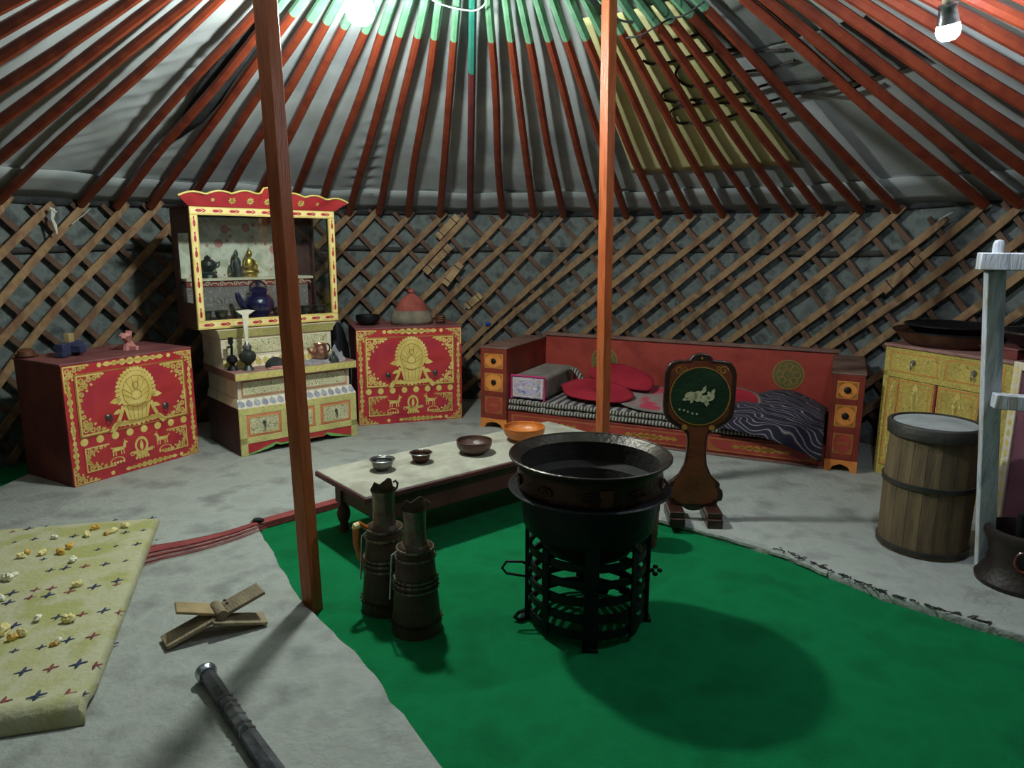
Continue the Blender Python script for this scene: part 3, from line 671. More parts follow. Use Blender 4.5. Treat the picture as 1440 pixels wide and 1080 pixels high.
    for hu in (.285*W, .735*W):
        s = MB(); hv = .515*H
        s.M = Matrix.Translation((hu, -.006, hv)) @ Matrix.Rotation(PI/2, 4, 'X'); s.lathe([(0,.008),(.008,.008),(.017,.003),(.019,-.001),(0,-.001)], 12)
        s.M = Matrix.Translation((hu, -.018, hv)); s.tube([(-.012,0,0),(-.014,-.002,-.018),(0,-.004,-.03),(.014,-.002,-.018),(.012,0,0)], .003, 6)
        obj('handle', s, M['pewter'], door, label='small metal drop handle')
    return t
def dirrot(d): return math.atan2(d[1], d[0])
c1 = chest('red chest with gold vase painting at far left, puzzles on its lid', (-2.344,3.634,0), dirrot((.378,.67)))
c2 = copy_tree(c1); c2.location = (-1.103,4.983,0); c2.rotation_euler = (0,0,dirrot((.727,.253))); c2.scale = (1,1,1.055)
c2['label'] = 'red chest with gold vase painting between the altar cabinet and the bed'
# things on the chests ---------------------------------------------------------
P1 = Vector((-2.344,3.634,0)); d1 = Vector((.378,.67,0)).normalized(); n1 = Vector((-d1.y,d1.x,0))
def on1(a, b, z=.67): return P1+d1*a+n1*b+Vector((0,0,z))
t = thing('wooden_puzzle', 'dark blue interlocking wooden puzzle with a brown peg on the left chest', 'puzzle', on1(.20,.26), dirrot(d1)+.5)
s = MB(); s.box(-.095,.095,-.022,.022,.01,.075); s.box(-.03,.03,-.075,.075,.022,.06); obj('block', s, M['navy'], t, bev=.003)
s = MB(); s.box(-.022,.022,-.016,.016,.075,.125); obj('peg', s, M['wood_raw'], t, bev=.003)
s = MB(); s.box(-.10,-.04,-.024,.024,.005,.03); s.box(.04,.10,-.024,.024,.005,.03); obj('lower_block', s, M['navy'], t, bev=.003)
t = thing('star_puzzle', 'pinkish star-shaped interlocking wooden puzzle on the left chest', 'puzzle', on1(.50,.2), dirrot(d1)+.3)
s = MB()
for ax, an in (('X', 35), ('Y', 40), ('Z', 20), ('Y', -50)):
    s.M = Matrix.Translation((0,0,.052)) @ Matrix.Rotation(R(an), 4, ax) @ Matrix.Rotation(R(an*1.7), 4, 'Y'); s.box(-.062,.062,-.013,.013,-.013,.013)
obj('sticks', s, M['pinkwood'], t, bev=.002)
s = MB(); s.box(-.012,.012,-.062,.062,.0,.024); obj('stick', s, M['pinkwood'], t, bev=.002)
t = thing('wooden_lump', 'small dark reddish wooden block at the left end of the left chest', 'block', on1(.04,.40), .4)
s = MB(); s.lathe([(.03,0),(.045,.01),(.042,.035),(.02,.05),(0,.052)], 12); obj('knob_body', s, M['wood_dk'], t)
s = MB(); s.box(-.055,.055,-.012,.012,.0,.02); obj('crossbar', s, M['wood_dk'], t, bev=.003)
P2 = Vector((-1.103,4.983,0)); d2 = Vector((.727,.253,0)).normalized(); n2 = Vector((-d2.y,d2.x,0))
def on2(a, b, z=.7075): return P2+d2*a+n2*b+Vector((0,0,z))
def bowl_obj(name, lab, loc, r, h, m, foot=.5, lip=.0, thick=.004, group=None, cat='bowl', rim=None, n=32):
    t = thing(name, lab, cat, loc, 0, group); s = MB(); f = r*foot
    pr = [(0,.0),(f,0),(f*1.02,h*.1),(f*.96,h*.14)]
    for k in range(1, 9):
        a = k/8*PI/2; pr.append((f*.96+(r-lip-f*.96)*math.sin(a), h*.14+(h*.86-h*.14)*(1-math.cos(a))))
    pr += [(r-lip*.5, h*.95), (r, h), (r-thick, h), (r-lip-thick, h*.9)]
    for k in range(7, -1, -1):
        a = k/8*PI/2; pr.append((max(0, (r-lip-thick)*math.sin(a)), h*.2+(h*.7)*(1-math.cos(a))))
    s.lathe(pr, n, cap=False); obj('bowl_body', s, m, t)
    s = MB(); s.tube([(r*math.cos(a)*.995, r*math.sin(a)*.995, h) for a in [2*PI*k/n for k in range(n)]], max(thick*.6, .002), 6, closed=True); obj('rim', s, rim or m, t)
    return t
bowl_obj('black_bowl', 'black bowl on the back red chest, beside the altar cabinet', on2(.115,.20), .088, .07, M['black'], .6)
t = thing('pointed_hat', 'grey felt hat with a pointed reddish top on the back red chest', 'hat', on2(.44,.20), dirrot(d2))
s = MB(); s.lathe([(.155,0),(.16,.03),(.15,.07),(.125,.1),(.115,.105)], 28, sy=.75, cap=False); obj('brim', s, M['felt_cap'], t, solid=.006)
s = MB(); s.lathe([(.128,.09),(.11,.135),(.075,.185),(.035,.215),(.02,.225)], 28, sy=.75, cap=False); obj('crown', s, M['felt_cap_red'], t)
s = MB(); s.lathe([(.012,.222),(.024,.235),(.02,.255),(0,.262)], 12); obj('button', s, M['maroon_cloth'], t)
t = thing('cord_bundle', 'small dark coil of cord at the right end of the back red chest', 'cord', on2(.64,.14))
s = MB(); s.tube([(.035*math.cos(k*.9)*(1+.1*math.sin(k)), .03*math.sin(k*.9), .01+.0022*k) for k in range(26)], .007, 6); obj('coil', s, M['wood_dk'], t)

# ================================================================ ALTAR CABINET
ac = thing('altar_cabinet', 'tall stepped altar cabinet with a glass display case behind the left post', 'cabinet', (-1.66,4.204,0), dirrot((.595,.527)))
fr = dict(U=(1,0,0), V=(0,0,1), N=(0,-1,0))
def part(name, boxes, m, parent=ac, bev=.003, **k):
    s = MB()
    for b in boxes: s.box(*b)
    return obj(name, s, m, parent, bev=bev, **k)
# tier one: legs, skirt, three drawers
base = part('base_case', [(0,.80,.012,.55,.075,.30)], M['cab_side'])
part('front_frame', [(0,.80,0,.012,.075,.115),(0,.80,0,.012,.255,.30),(0,.045,0,.012,0,.255),(.755,.80,0,.012,0,.255),(.265,.305,0,.012,.115,.255),(.495,.535,0,.012,.115,.255)], M['filig_green'], bev=.002)
part('foot', [(0,.04,.02,.55,0,.08)], M['cab_side']); part('foot', [(.76,.80,.02,.55,0,.08)], M['cab_side'])
for (a, b) in ((.045,.265),(.305,.495),(.535,.755)):
    d = part('drawer', [(a,b,.002,.03,.115,.255)], M['salmon'])
    part('drawer_panel', [(a+.022,b-.022,-.001,.02,.135,.235)], M['filig'], d, bev=.001)
    o = Orn((0,-.002,0), **fr); o.frame(a+.018, b-.018, .131, .239, .004); o.done('gilded_line', M['gold'], d)
    s = MB(); u = (a+b)/2; s.M = Matrix.Translation((u, -.004, .20)) @ Matrix.Rotation(PI/2, 4, 'X'); s.lathe([(0,.01),(.008,.009),(.012,.0),(0,0)], 10)
    s.M = Matrix.Translation((u, -.012, .197)); s.tube([(0,0,0),(.004,-.004,-.018),(0,-.004,-.034),(-.004,-.004,-.018)], .003, 6, closed=True)
    obj('drawer_handle', s, M['pewter'], d, label='dark metal drop handle')
# scalloped skirt between the feet
s = MB(); P = [(.045,.075)]; 
P = [(.04,.078),(.76,.078),(.76,.0),(.735,.004),(.66,.018),(.60,.030),(.575,.046),(.55,.034),(.40,.036),(.25,.034),(.225,.046),(.20,.030),(.14,.018),(.065,.004),(.04,.0)]
s.prism(P, -.012, .0, axes=lambda a, b, c: (a, c+.016, b)); obj('skirt', s, M['red_lac'], ac)
o = Orn((0,.004,0), **fr, h=.001)
top = [(.76,.010),(.70,.022),(.62,.046),(.575,.058),(.545,.045),(.40,.047),(.255,.045),(.225,.058),(.18,.046),(.10,.022),(.04,.010)]
bot = [(.76,.0),(.735,.004),(.66,.018),(.60,.030),(.575,.046),(.55,.034),(.40,.036),(.25,.034),(.225,.046),(.20,.030),(.14,.018),(.065,.004),(.04,.0)]
for i in range(10):
    j0 = int(i*12/10); j1 = int((i+1)*12/10); o.poly([bot[j0], bot[j1], top[i+1], top[i]][::-1])
o.done('green_bracket', M['leaf_green'], ac)
def petals(z0, z1, y0, y1, x0, x1, n, m, nm='petal_moulding', back=.55):
    s = MB(); s.hexa([(x0,y0,z0),(x1,y0,z0),(x1,back,z0),(x0,back,z0)], [(x0+.012,y1,z1),(x1-.012,y1,z1),(x1-.012,back,z1),(x0+.012,back,z1)]); mo = obj(nm, s, M['cream'], ac)
    dd = Vector((0, y1-y0, z1-z0)); L = dd.length; dn = dd.normalized(); N = Vector((0, -dn.z, dn.y))
    o = Orn((x0, y0, z0), (1,0,0), dn, N, h=.0015); st = (x1-x0)/n
    for k in range(n): o.leaf(st*(k+.5), L*.05, L*.9, st*1.0, PI/2)
    o.done('petals', m, mo); return mo
petals(.30, .35, .0, .045, 0, .80, 16, M['bluegrey'])
t2 = part('second_tier', [(.018,.778,.045,.55,.35,.472)], M['cream'])
part('second_tier_panel', [(.05,.746,.040,.06,.372,.455)], M['filig'], t2, bev=.001)
o = Orn((0,.0395,0), **fr, h=.0006); o.frame(.042,.754,.364,.463,.006); o.done('panel_line', M['salmon'], t2)
lg = part('ledge', [(-.01,.81,-.005,.55,.472,.5225)], M['ledge_top'], bev=.004)
o = Orn((0,-.005,0), **fr, h=.0012); o.rect(-.006,.806,.476,.519); o.done('ledge_ground', M['filig_green'], lg)
o = Orn((0,-.005,0), **fr, h=.0024)
for k in range(20): o.leaf(.0+.04*k, .484, .035, .022, .7); o.disc(.027+.04*k, .510, .006, 8)
o.done('ledge_scrolls', M['gold'], lg)
petals(.5225, .585, .185, .215, -.005, .75, 15, M['filig_gold'], 'pedestal_moulding', .56)
pd = part('pedestal', [(.0,.745,.22,.56,.585,.705)], M['cream'])
part('pedestal_panel', [(.03,.715,.214,.23,.603,.695)], M['filig'], pd, bev=.001)
s = MB(); s.hexa([(.0,.215,.705),(.745,.215,.705),(.745,.56,.705),(.0,.56,.705)], [(-.03,.185,.768),(.775,.185,.768),(.775,.57,.768),(-.03,.57,.768)]); cn = obj('cornice', s, M['cream'], ac, bev=.003)
o = Orn((0,.1975,.738), (1,0,0), Vector((0,-.03,.063)).normalized(), Vector((0,-.9,-.43)).normalized(), h=.0015); o.rect(-.01,.755,-.028,.028); o.done('cornice_ground', M['filig_green'], cn)
# display case -----------------------------------------------------------------
case = part('display_case', [(-.13,.80,.225,.58,.77,.825),(-.13,.80,.225,.58,1.47,1.50),(-.13,.80,.565,.58,.825,1.47),(-.13,-.115,.225,.26,.825,1.47),(-.13,-.115,.50,.58,.825,1.47),(-.13,-.115,.26,.50,.825,.93),(-.13,-.115,.26,.50,1.35,1.47),(.785,.80,.225,.30,.825,1.47),(.785,.80,.52,.58,.825,1.47)], M['cab_side'], bev=.002)
part('side_pane', [(-.125,-.121,.25,.51,.92,1.36)], M['glass'], case, bev=0)
part('side_pane', [(.791,.795,.29,.53,.82,1.48)], M['glass'], case, bev=0)
ff = part('case_front_frame', [(-.13,.80,.205,.225,.775,.828),(-.13,.80,.205,.225,1.455,1.505),(-.13,-.085,.205,.225,.828,1.455),(.757,.80,.205,.225,.828,1.455)], M['gold'], case, bev=.003)
o = Orn((0,.205,0), **fr, h=.0012)
o.rect(-.125,.795,.785,.818); o.rect(-.125,.795,1.466,1.496); o.rect(-.122,-.094,.83,1.453); o.rect(.765,.792,.83,1.453); o.done('frame_ground', M['gold_lt'], ff)
o = Orn((0,.205,0), **fr, h=.0026)
for z in (.802, 1.481):
    for k in range(9): o.leaf(-.10+.1*k, z, .052, .020, 0); o.leaf(-.035+.1*k, z, .030, .008, PI-.4); o.leaf(-.035+.1*k, z, .030, .008, PI+.4)
for u in (-.108, .779):
    for k in range(7): o.leaf(u, .845+.09*k, .052, .018, PI/2); o.leaf(u, .91+.09*k, .024, .010, -PI/2)
o.done('frame_scrolls', M['red_lac'], ff)
part('front_pane', [(-.09,.762,.214,.217,.823,1.46)], M['glass'], case, bev=0)
part('back_cloth', [(-.112,.60,.556,.564,.83,1.455)], M['floral'], case, bev=0)
o = Orn((0,.556,0), **fr, h=.001)
random.seed(3)
for k in range(26): 
    x, z = random.uniform(-.08,.57), random.uniform(1.08,1.44); r_ = random.choice((.008,.012,.03)); o.disc(x, z, r_, 8)
o.done('printed_flowers', M['pinkwood'], case)
st = part('inner_step', [(-.11,.70,.44,.556,.825,1.04)], M['carve'], case)
part('step_shelf', [(-.112,.735,.425,.556,1.055,1.072)], M['cream'], case, bev=.002)
sh = part('step_frieze', [(-.11,.70,.436,.46,1.018,1.055)], M['maroon_cloth'], case, bev=.001)
o = Orn((0,.436,0), **fr, h=.0015)
for k in range(9): o.spiral(-.07+.09*k, 1.035, .016, .006, 0, 1.1, 1); o.ring(-.025+.09*k, 1.026, .022, .028, 8, .6, 0, PI)
o.done('frieze_scrolls', M['cream'], sh)
# crown board
s = MB()
def prof(x):
    q = (x+.18)/1.06; b = .058+.02*abs(math.sin(q*PI*7))*1.0 + .035*math.sin(PI*q)
    if abs(q-.5) < .05: b += .02
    return b
N_ = 60; X0, X1 = -.20, .88
vs = []; 
for i in range(N_+1):
    q = i/N_; xb = -.135+.94*q; xt = X0+(X1-X0)*q; h = .055+.018*abs(math.sin(q*PI*7))+.028*math.sin(PI*q)+(.022 if abs(q-.5) < .035 else 0)
    vs += [(xb,.20,1.505),(xt,.185-.03,1.505+h),(xt,.17,1.505+h+.001),(xb,.215,1.505)]
fs = []
for i in range(N_):
    b = i*4
    for k in range(4): fs.append((b+k, b+(k+1) % 4, b+4+(k+1) % 4, b+4+k))
fs += [(3,2,1,0), (N_*4, N_*4+1, N_*4+2, N_*4+3)]
s.add(vs, fs); crown = obj('crown_board', s, M['red_lac'], ac, smooth=False)
s = MB(); s.tube([vs[i*4+1] for i in range(N_+1)], .006, 6); obj('crown_edging', s, M['gold'], crown)
dn = Vector((0, -.045, .085)).normalized(); o = Orn((0,.20,1.505), (1,0,0), dn, Vector((0,-.88,-.46)).normalized(), h=.002)
for k, x in enumerate((.0,.115,.225,.335,.445,.555,.67)):
    big = 2 <= k+1 <= 6
    r_ = .026 if big else .014; o.disc(x, .045, r_*.45, 10)
    for j in range(8): o.leaf(x, .045, r_, r_*.5, j*PI/4)
o.done('crown_flowers', M['gold'], crown)
s = MB(); s.box(-.15,.80,.22,.56,1.50,1.512); obj('case_top', s, M['cab_side'], ac)

PA = Vector((-1.66,4.204,0)); dA = Vector((.595,.527,0)).normalized(); nA_ = Vector((-dA.y,dA.x,0)); rA = dirrot(dA)
def onA(a, b, z): return PA+dA*a+nA_*b+Vector((0,0,z))
# figures on the upper shelf
t = thing('seated_figurine', 'gilded seated figurine on the shelf inside the display case', 'figurine', onA(.315,.48,1.072), rA)
s = MB(); s.lathe([(.0,0),(.045,0),(.05,.012),(.042,.022),(0,.022)], 20, sy=.7); obj('lotus_base', s, M['brass'], t)
s = MB(); s.tube([(-.045,-.01,.034),(-.02,-.028,.034),(.02,-.028,.034),(.045,-.01,.034)], [.014,.017,.017,.014], 10); s.lathe([(.03,.03),(.034,.06),(.038,.10),(.028,.118),(.010,.124),(.009,.134)], 14, sy=.7)
s.tube([(-.034,0,.108),(-.046,-.008,.075),(-.02,-.03,.052)], [.010,.009,.008], 8); s.tube([(.034,0,.108),(.046,-.008,.075),(.03,-.03,.044)], [.010,.009,.008], 8)
s.lathe([(.008,.128),(.018,.14),(.019,.156),(.014,.17),(.007,.176),(.006,.186),(0,.19)], 14); obj('figure', s, M['brass'], t)
t = thing('standing_figurine', 'dark slim figurine just left of the gilded seated one', 'figurine', onA(.232,.49,1.072), rA)
s = MB(); s.lathe([(0,0),(.03,0),(.032,.01),(.022,.02),(.026,.06),(.03,.10),(.02,.125),(.010,.132),(.016,.145),(.014,.162),(.004,.178),(0,.182)], 16, sy=.7); obj('figure', s, M['bronze'], t)
s = MB(); s.tube([(-.025,0,.11),(-.038,-.01,.07),(-.03,-.02,.03)], .009, 8); obj('arm', s, M['bronze'], t)
t = thing('bronze_vessel', 'dark round bronze vessel on a stand, left end of the display shelf', 'vessel', onA(.045,.48,1.072), rA)
s = MB(); s.lathe([(0,0),(.055,0),(.05,.02),(.03,.035),(.02,.04)], 20); s.box(-.045,.045,-.03,.03,.03,.042); obj('stand', s, M['bronze'], t)
s = MB(); s.lathe([(.02,.038),(.045,.055),(.055,.08),(.045,.105),(.025,.115),(.018,.122),(.022,.13),(.008,.14),(0,.146)], 20); obj('body', s, M['bronze'], t)
s = MB(); s.tube([(.05,0,.09),(.075,0,.10),(.07,0,.075),(.055,0,.065)], .006, 6); s.tube([(-.05,0,.09),(-.075,0,.10),(-.07,0,.075),(-.055,0,.065)], .006, 6); obj('handle', s, M['bronze'], t)
# teapot and bowls on the case floor
ZF = .826
t = thing('teapot', 'glossy dark blue enamel teapot inside the display case', 'teapot', onA(.30,.33,ZF), rA)
s = MB(); s.lathe([(0,0),(.06,0),(.062,.012),(.085,.035),(.098,.07),(.094,.105),(.07,.135),(.052,.145)], 32); obj('body', s, M['enamel'], t)
s = MB(); s.lathe([(.052,.145),(.056,.15),(.056,.178),(.05,.184),(.03,.193),(.01,.197)], 28); lid = obj('lid', s, M['enamel'], t)
s = MB(); s.lathe([(.008,.196),(.016,.205),(.014,.22),(0,.226)], 12); obj('knob', s, M['enamel'], lid)
s = MB(); s.tube([(-.08,0,.06),(-.115,-.01,.085),(-.135,-.015,.12),(-.145,-.018,.16)], [.026,.024,.019,.015], 10); obj('spout', s, M['enamel'], t)
s = MB(); s.tube(smooth_path([(-.05,0,.16),(-.045,0,.205),(0,0,.225),(.045,0,.205),(.06,0,.16)], 4), .006, 6); obj('handle', s, M['iron'], t)
for k, (a, b, r_, lb, mm) in enumerate(((-.055,.27,.036,'small metal offering bowl at the left end inside the case','pewter'),(.035,.27,.044,'second metal offering bowl from the left inside the case','pewter'),(.145,.285,.04,'metal offering bowl directly left of the blue teapot','pewter'),(.41,.29,.042,'dark offering bowl directly right of the blue teapot','pewter'),(.605,.285,.045,'left one of two metal bowls at the right end of the case','pewter'),(.70,.285,.047,'rightmost metal bowl inside the display case','pewter'))):
    bowl_obj('offering_bowl', lb, onA(a, b, ZF), r_, .052, M[mm], .5, lip=.006, group='offering bowls inside the display case')
# on the ledge
t = thing('ritual_vase', 'dark pot-bellied vase with a pale fan of feathers on the altar ledge', 'vase', onA(.11,.085,.5225), rA)
s = MB(); s.lathe([(0,0),(.035,0),(.030,.012),(.018,.03),(.022,.04),(.045,.06),(.052,.085),(.044,.11),(.02,.125)], 24); obj('body', s, M['bronze'], t)
s = MB(); s.lathe([(.018,.122),(.030,.135),(.028,.15),(.012,.165),(.008,.175)], 18); obj('neck', s, M['silver'], t)
s = MB(); s.prism([(-.008,.17),(.008,.17),(.022,.34),(.065,.365),(.02,.372),(-.055,.368),(-.018,.34)], -.003, .003, axes=lambda a, b, c: (a, c, b)); obj('feather_fan', s, M['feather'], t)
t = thing('ritual_sceptre', 'dark slender ritual stand left of the vase on the altar ledge', 'ornament', onA(.03,.13,.5225), rA)
s = MB(); s.lathe([(0,0),(.034,0),(.03,.015),(.014,.03),(.02,.045),(.034,.06),(.03,.08),(.012,.095)], 14); obj('base', s, M['iron'], t)
s = MB(); s.tube([(0,0,.09),(.003,0,.14),(-.002,0,.18)], .008, 8); s.box(-.016,.012,-.006,.006,.165,.205); s.box(-.024,-.006,-.006,.006,.14,.15); obj('shaft', s, M['iron'], t)
t = thing('felt_mound', 'dark brown rounded mound on the ledge, partly behind the left post', 'cloth', onA(.29,.10,.5225), rA)
s = MB(); s.grid(lambda u, v: (.065*math.cos(u*2*PI)*math.sin(v*PI/2)*(1+.1*noise.noise(Vector((u*4,v*3,0)))), .05*math.sin(u*2*PI)*math.sin(v*PI/2), .062*math.cos(v*PI/2)), 20, 8); obj('heap', s, M['dark_felt'], t)
t = thing('folded_scarf', 'pinkish folded scarf at the front edge of the altar ledge', 'scarf', onA(.30,.02,.5225), rA)
s = MB(); s.box(-.09,.10,-.018,.018,0,.008); s.box(-.07,.08,-.014,.014,.008,.014); obj('fold', s, M['pinkwood'], t, bev=.003)
t = thing('copper_pot', 'shiny copper pot with a ring handle on the right of the altar ledge', 'pot', onA(.60,.10,.5475), rA)
s = MB(); s.lathe([(0,0),(.05,0),(.055,.01),(.048,.05),(.04,.085),(.046,.095),(.043,.095),(.037,.085),(.044,.05),(.05,.012),(0,.01)], 26, cap=False); obj('body', s, M['copper'], t)
s = MB(); s.tube([(.05+.022*math.cos(a), 0, .062+.028*math.sin(a)) for a in [2*PI*k/14 for k in range(14)]], .005, 6, closed=True); obj('ring_handle', s, M['iron'], t)
s = MB(); s.tube([(-.045,0,.03),(-.075,-.005,.045),(-.09,-.006,.075)], [.014,.010,.008], 8); obj('spout', s, M['copper'], t)
t = thing('cloth_scraps', 'crumpled grey cloth scraps under the copper pot on the ledge', 'cloth', onA(.59,.08,.5225), rA)
def heap(w_, d_, h_, sd):
    s = MB(); s.grid(lambda u, v: ((u-.5)*w_, (v-.5)*d_, h_*max(0, math.sin(PI*u)*math.sin(PI*v))**.5*(.75+.6*noise.noise(Vector((u*5+sd, v*5, sd))))), 22, 14); return s
obj('scraps', heap(.26,.14,.026,2), M['clutter'], t)
t = thing('folded_wrap', 'pale crumpled wrap at the right end of the altar ledge', 'cloth', onA(.70,.07,.5225), rA)
obj('wrap', heap(.10,.09,.10,5), M['clutter'], t)
t = thing('small_figure', 'small dark green lump beside the pale wrap on the altar ledge', 'ornament', onA(.655,.02,.5225), rA)
obj('lump', heap(.06,.05,.075,9), M['bronze'], t)
# black leather flask between cabinet and chest
t = thing('leather_flask', 'black leather flask standing between the altar cabinet and the back chest', 'flask', (-1.275,5.12,0), .55)
s = MB(); s.lathe([(0,0),(.05,.01),(.085,.12),(.098,.35),(.09,.55),(.055,.68),(.03,.73),(0,.74)], 28, sy=.55); obj('body', s, M['black'], t)
s = MB(); s.tube([(sx*x,0,z) for sx, L in ((-1,[(.05,.01),(.087,.12),(.10,.35),(.092,.55),(.057,.685),(.03,.735)]),(1,[(.03,.735),(.057,.685),(.092,.55),(.10,.35),(.087,.12),(.05,.01)])) for x, z in L], .008, 8); obj('seam', s, M['club'], t)

# ================================================================ BED
bd = Vector((2.269,-1.052,0)).normalized(); bn = Vector((-bd.y,bd.x,0)); PB = Vector((-.224,4.983,0)); rB = dirrot(bd)
def onB(a, b, z): return PB+bd*a+bn*b+Vector((0,0,z))
bed = thing('day_bed', 'long low red painted bed with drawer pillars against the back wall', 'bed', PB, rB)
def bpart(name, boxes, m, parent=bed, bev=.004, **k):
    s = MB()
    for b in boxes: s.box(*b)
    return obj(name, s, m, parent, bev=bev, **k)
for (a0, a1) in ((0,.204),(2.278,2.452)):
    pl = bpart('drawer_pillar', [(a0,a1,.012,.74,.05,.575)], M['bed_frame'])
    bpart('pillar_top', [(a0-.006,a1+.006,.0,.745,.575,.587)], M['bed_top'], pl)
    s = MB(); W_ = a1-a0; P = [(a0,.07),(a0,0),(a0+.03,0),(a0+.045,.03),(a0+.08,.045),(a1-.08,.045),(a1-.045,.03),(a1-.03,0),(a1,0),(a1,.07)]
    s.prism(P, .0, .02, axes=lambda a, b, c: (a, c, b)); obj('foot_bracket', s, M['orange_panel'], pl)
    bpart('foot', [(a0,a0+.03,.65,.74,0,.06)], M['bed_frame'], pl); bpart('foot', [(a1-.03,a1,.65,.74,0,.06)], M['bed_frame'], pl)
    bpart('pillar_frame', [(a0,a0+.03,.0,.014,.07,.575),(a1-.03,a1,.0,.014,.07,.575)]+[(a0+.03,a1-.03,.0,.014,z,z+.035) for z in (.07,.235,.40,.54)], M['bed_frame'], pl, bev=.002)
    for z0, z1, mm in ((.435,.54,'orange_panel'),(.27,.40,'orange_panel'),(.105,.235,'bed_red')):
        dr = bpart('drawer', [(a0+.03,a1-.03,.002,.03,z0,z1)], M[mm], pl, bev=.002)
for (a0, a1) in ((0,.204),(2.278,2.452)):
    for z0, z1, k in ((.435,.54,0),(.27,.40,0),(.105,.235,1)):
        uc, vc = (a0+a1)/2, (z0+z1)/2; o = Orn((0,.002,0), **fr, h=.0015); o.frame(a0+.036,a1-.036,z0+.006,z1-.006,.003)
        for (cu, cv, su, sv) in ((a0+.042,z0+.012,1,1),(a1-.042,z0+.012,-1,1),(a0+.042,z1-.012,1,-1),(a1-.042,z1-.012,-1,-1)): o.corner(cu, cv, su, sv, .028, .026)
        if k:
            for q in (-.03, -.008, .014): o.ring(uc+q+.008, vc, .007, .010, 8)
        o.done('drawer_ornament', M['gold_dk'], bed)
        if not k:
            s = MB(); s.M = Matrix.Translation((uc, .0, vc)) @ Matrix.Rotation(PI/2, 4, 'X'); s.lathe([(0,.02),(.008,.018),(.012,.006),(.02,.002),(.02,-.002),(0,-.002)], 12); obj('drawer_knob', s, M['iron'], bed)
bb = bpart('backboard', [(.204,2.30,.72,.745,.12,.60)], M['bed_red'])
bpart('top_rail', [(.19,2.312,.705,.755,.598,.622)], M['bed_top'])
for u in (.688, 2.0):
    o = Orn((0,.72,0), **fr, h=.002); o.disc(u, .43, .105, 28); mo = o.done('medallion', M['dull_gold'], bb)
    o = Orn((0,.72,0), **fr, h=.0035); o.ring(u, .43, .097, .103, 28)
    for k in range(8): o.ring(u+.055*math.cos(k*PI/4), .43+.055*math.sin(k*PI/4), .022, .026, 10)
    o.done('medallion_line', M['gold_dk'], bb)
bpart('seat_board', [(.204,2.278,.04,.72,.115,.135)], M['bed_frame'])
rail = bpart('front_rail', [(.204,2.278,.02,.04,.012,.135)], M['bed_frame'])
for k in range(3):
    a0 = .235+k*.682; p_ = bpart('rail_panel', [(a0,a0+.64,.014,.03,.028,.118)], M['bed_red'], rail, bev=.002)
    o = Orn((0,.014,0), **fr, h=.0012); o.frame(a0+.008,a0+.632,.034,.112,.004); o.band(a0+.19,a0+.45,.073,.045)
    o.corner(a0+.02,.045,1,1,.06,.03); o.corner(a0+.62,.045,-1,1,.06,.03); o.done('rail_ornament', M['gold_dk'], p_)
bpart('base_rail', [(.204,2.278,.01,.035,.0,.014)], M['bed_top'], rail)
# bedding: two striped rugs, bolster, felt rounds, ikat cloth
def rug(z0, th, y0, lab, x0=.21, x1=2.26, sag=0):
    t = thing('striped_rug', lab, 'rug', PB, rB, 'layered rugs on the bed')
    s = MB(); s.grid(lambda u, v: (x0+(x1-x0)*u, y0+.05+(.655-y0)*v, z0+th+.006*noise.noise(Vector((u*12, v*4, z0*30)))), 50, 12); obj('rug_top', s, M['rug_top'], t, solid=th*.8)
    s = MB()
    def e(u, v):
        a = -PI/2 + PI*v; r_ = th/2*(1+.25*noise.noise(Vector((u*40, 0, z0*9)))); x = x0+(x1-x0)*u
        return (x, y0+.05-r_*math.cos(a)*1.3, z0+th/2+r_*math.sin(a)+.005*noise.noise(Vector((u*10, 1, z0*30))))
    s.grid(e, 160, 8); obj('rug_edge', s, M['rug_edge'], t); return t
rug(.140, .034, -.01, 'lower of the two striped rugs with black and white edges on the bed')
rug(.181, .034, .0, 'upper of the two striped rugs with black and white edges on the bed')
t = thing('bolster', 'box-shaped bolster with a lilac embroidered end and pink edge on the bed', 'cushion', onB(.215,.07,.222), rB)
s = MB(); s.box(0,.25,.0,.60,0,.165); obj('bolster_body', s, M['grey_blanket'], t, bev=.025, seg=4)
s = MB(); s.box(.004,.246,-.008,.006,.008,.158); bp = obj('end_panel', s, M['lilac'], t, bev=.006)
o = Orn((0,-.008,0), **fr, h=.0015); o.frame(.016,.234,.02,.146,.006); 
for cu, cv, su, sv in ((.03,.032,1,1),(.22,.032,-1,1),(.03,.134,1,-1),(.22,.134,-1,-1)): o.corner(cu, cv, su, sv, .05, .04)
o.spiral(.125,.083,.03,.005,0,1.5); o.leaf(.16,.083,.04,.02,0); o.leaf(.09,.083,.04,.02,PI); o.done('embroidery', M['cream'], bp)
s = MB(); s.tube([(.0,-.006,.0),(.0,-.006,.165),(.25,-.006,.165),(.25,-.006,.0)], .009, 8); obj('piping', s, M['pink'], t)
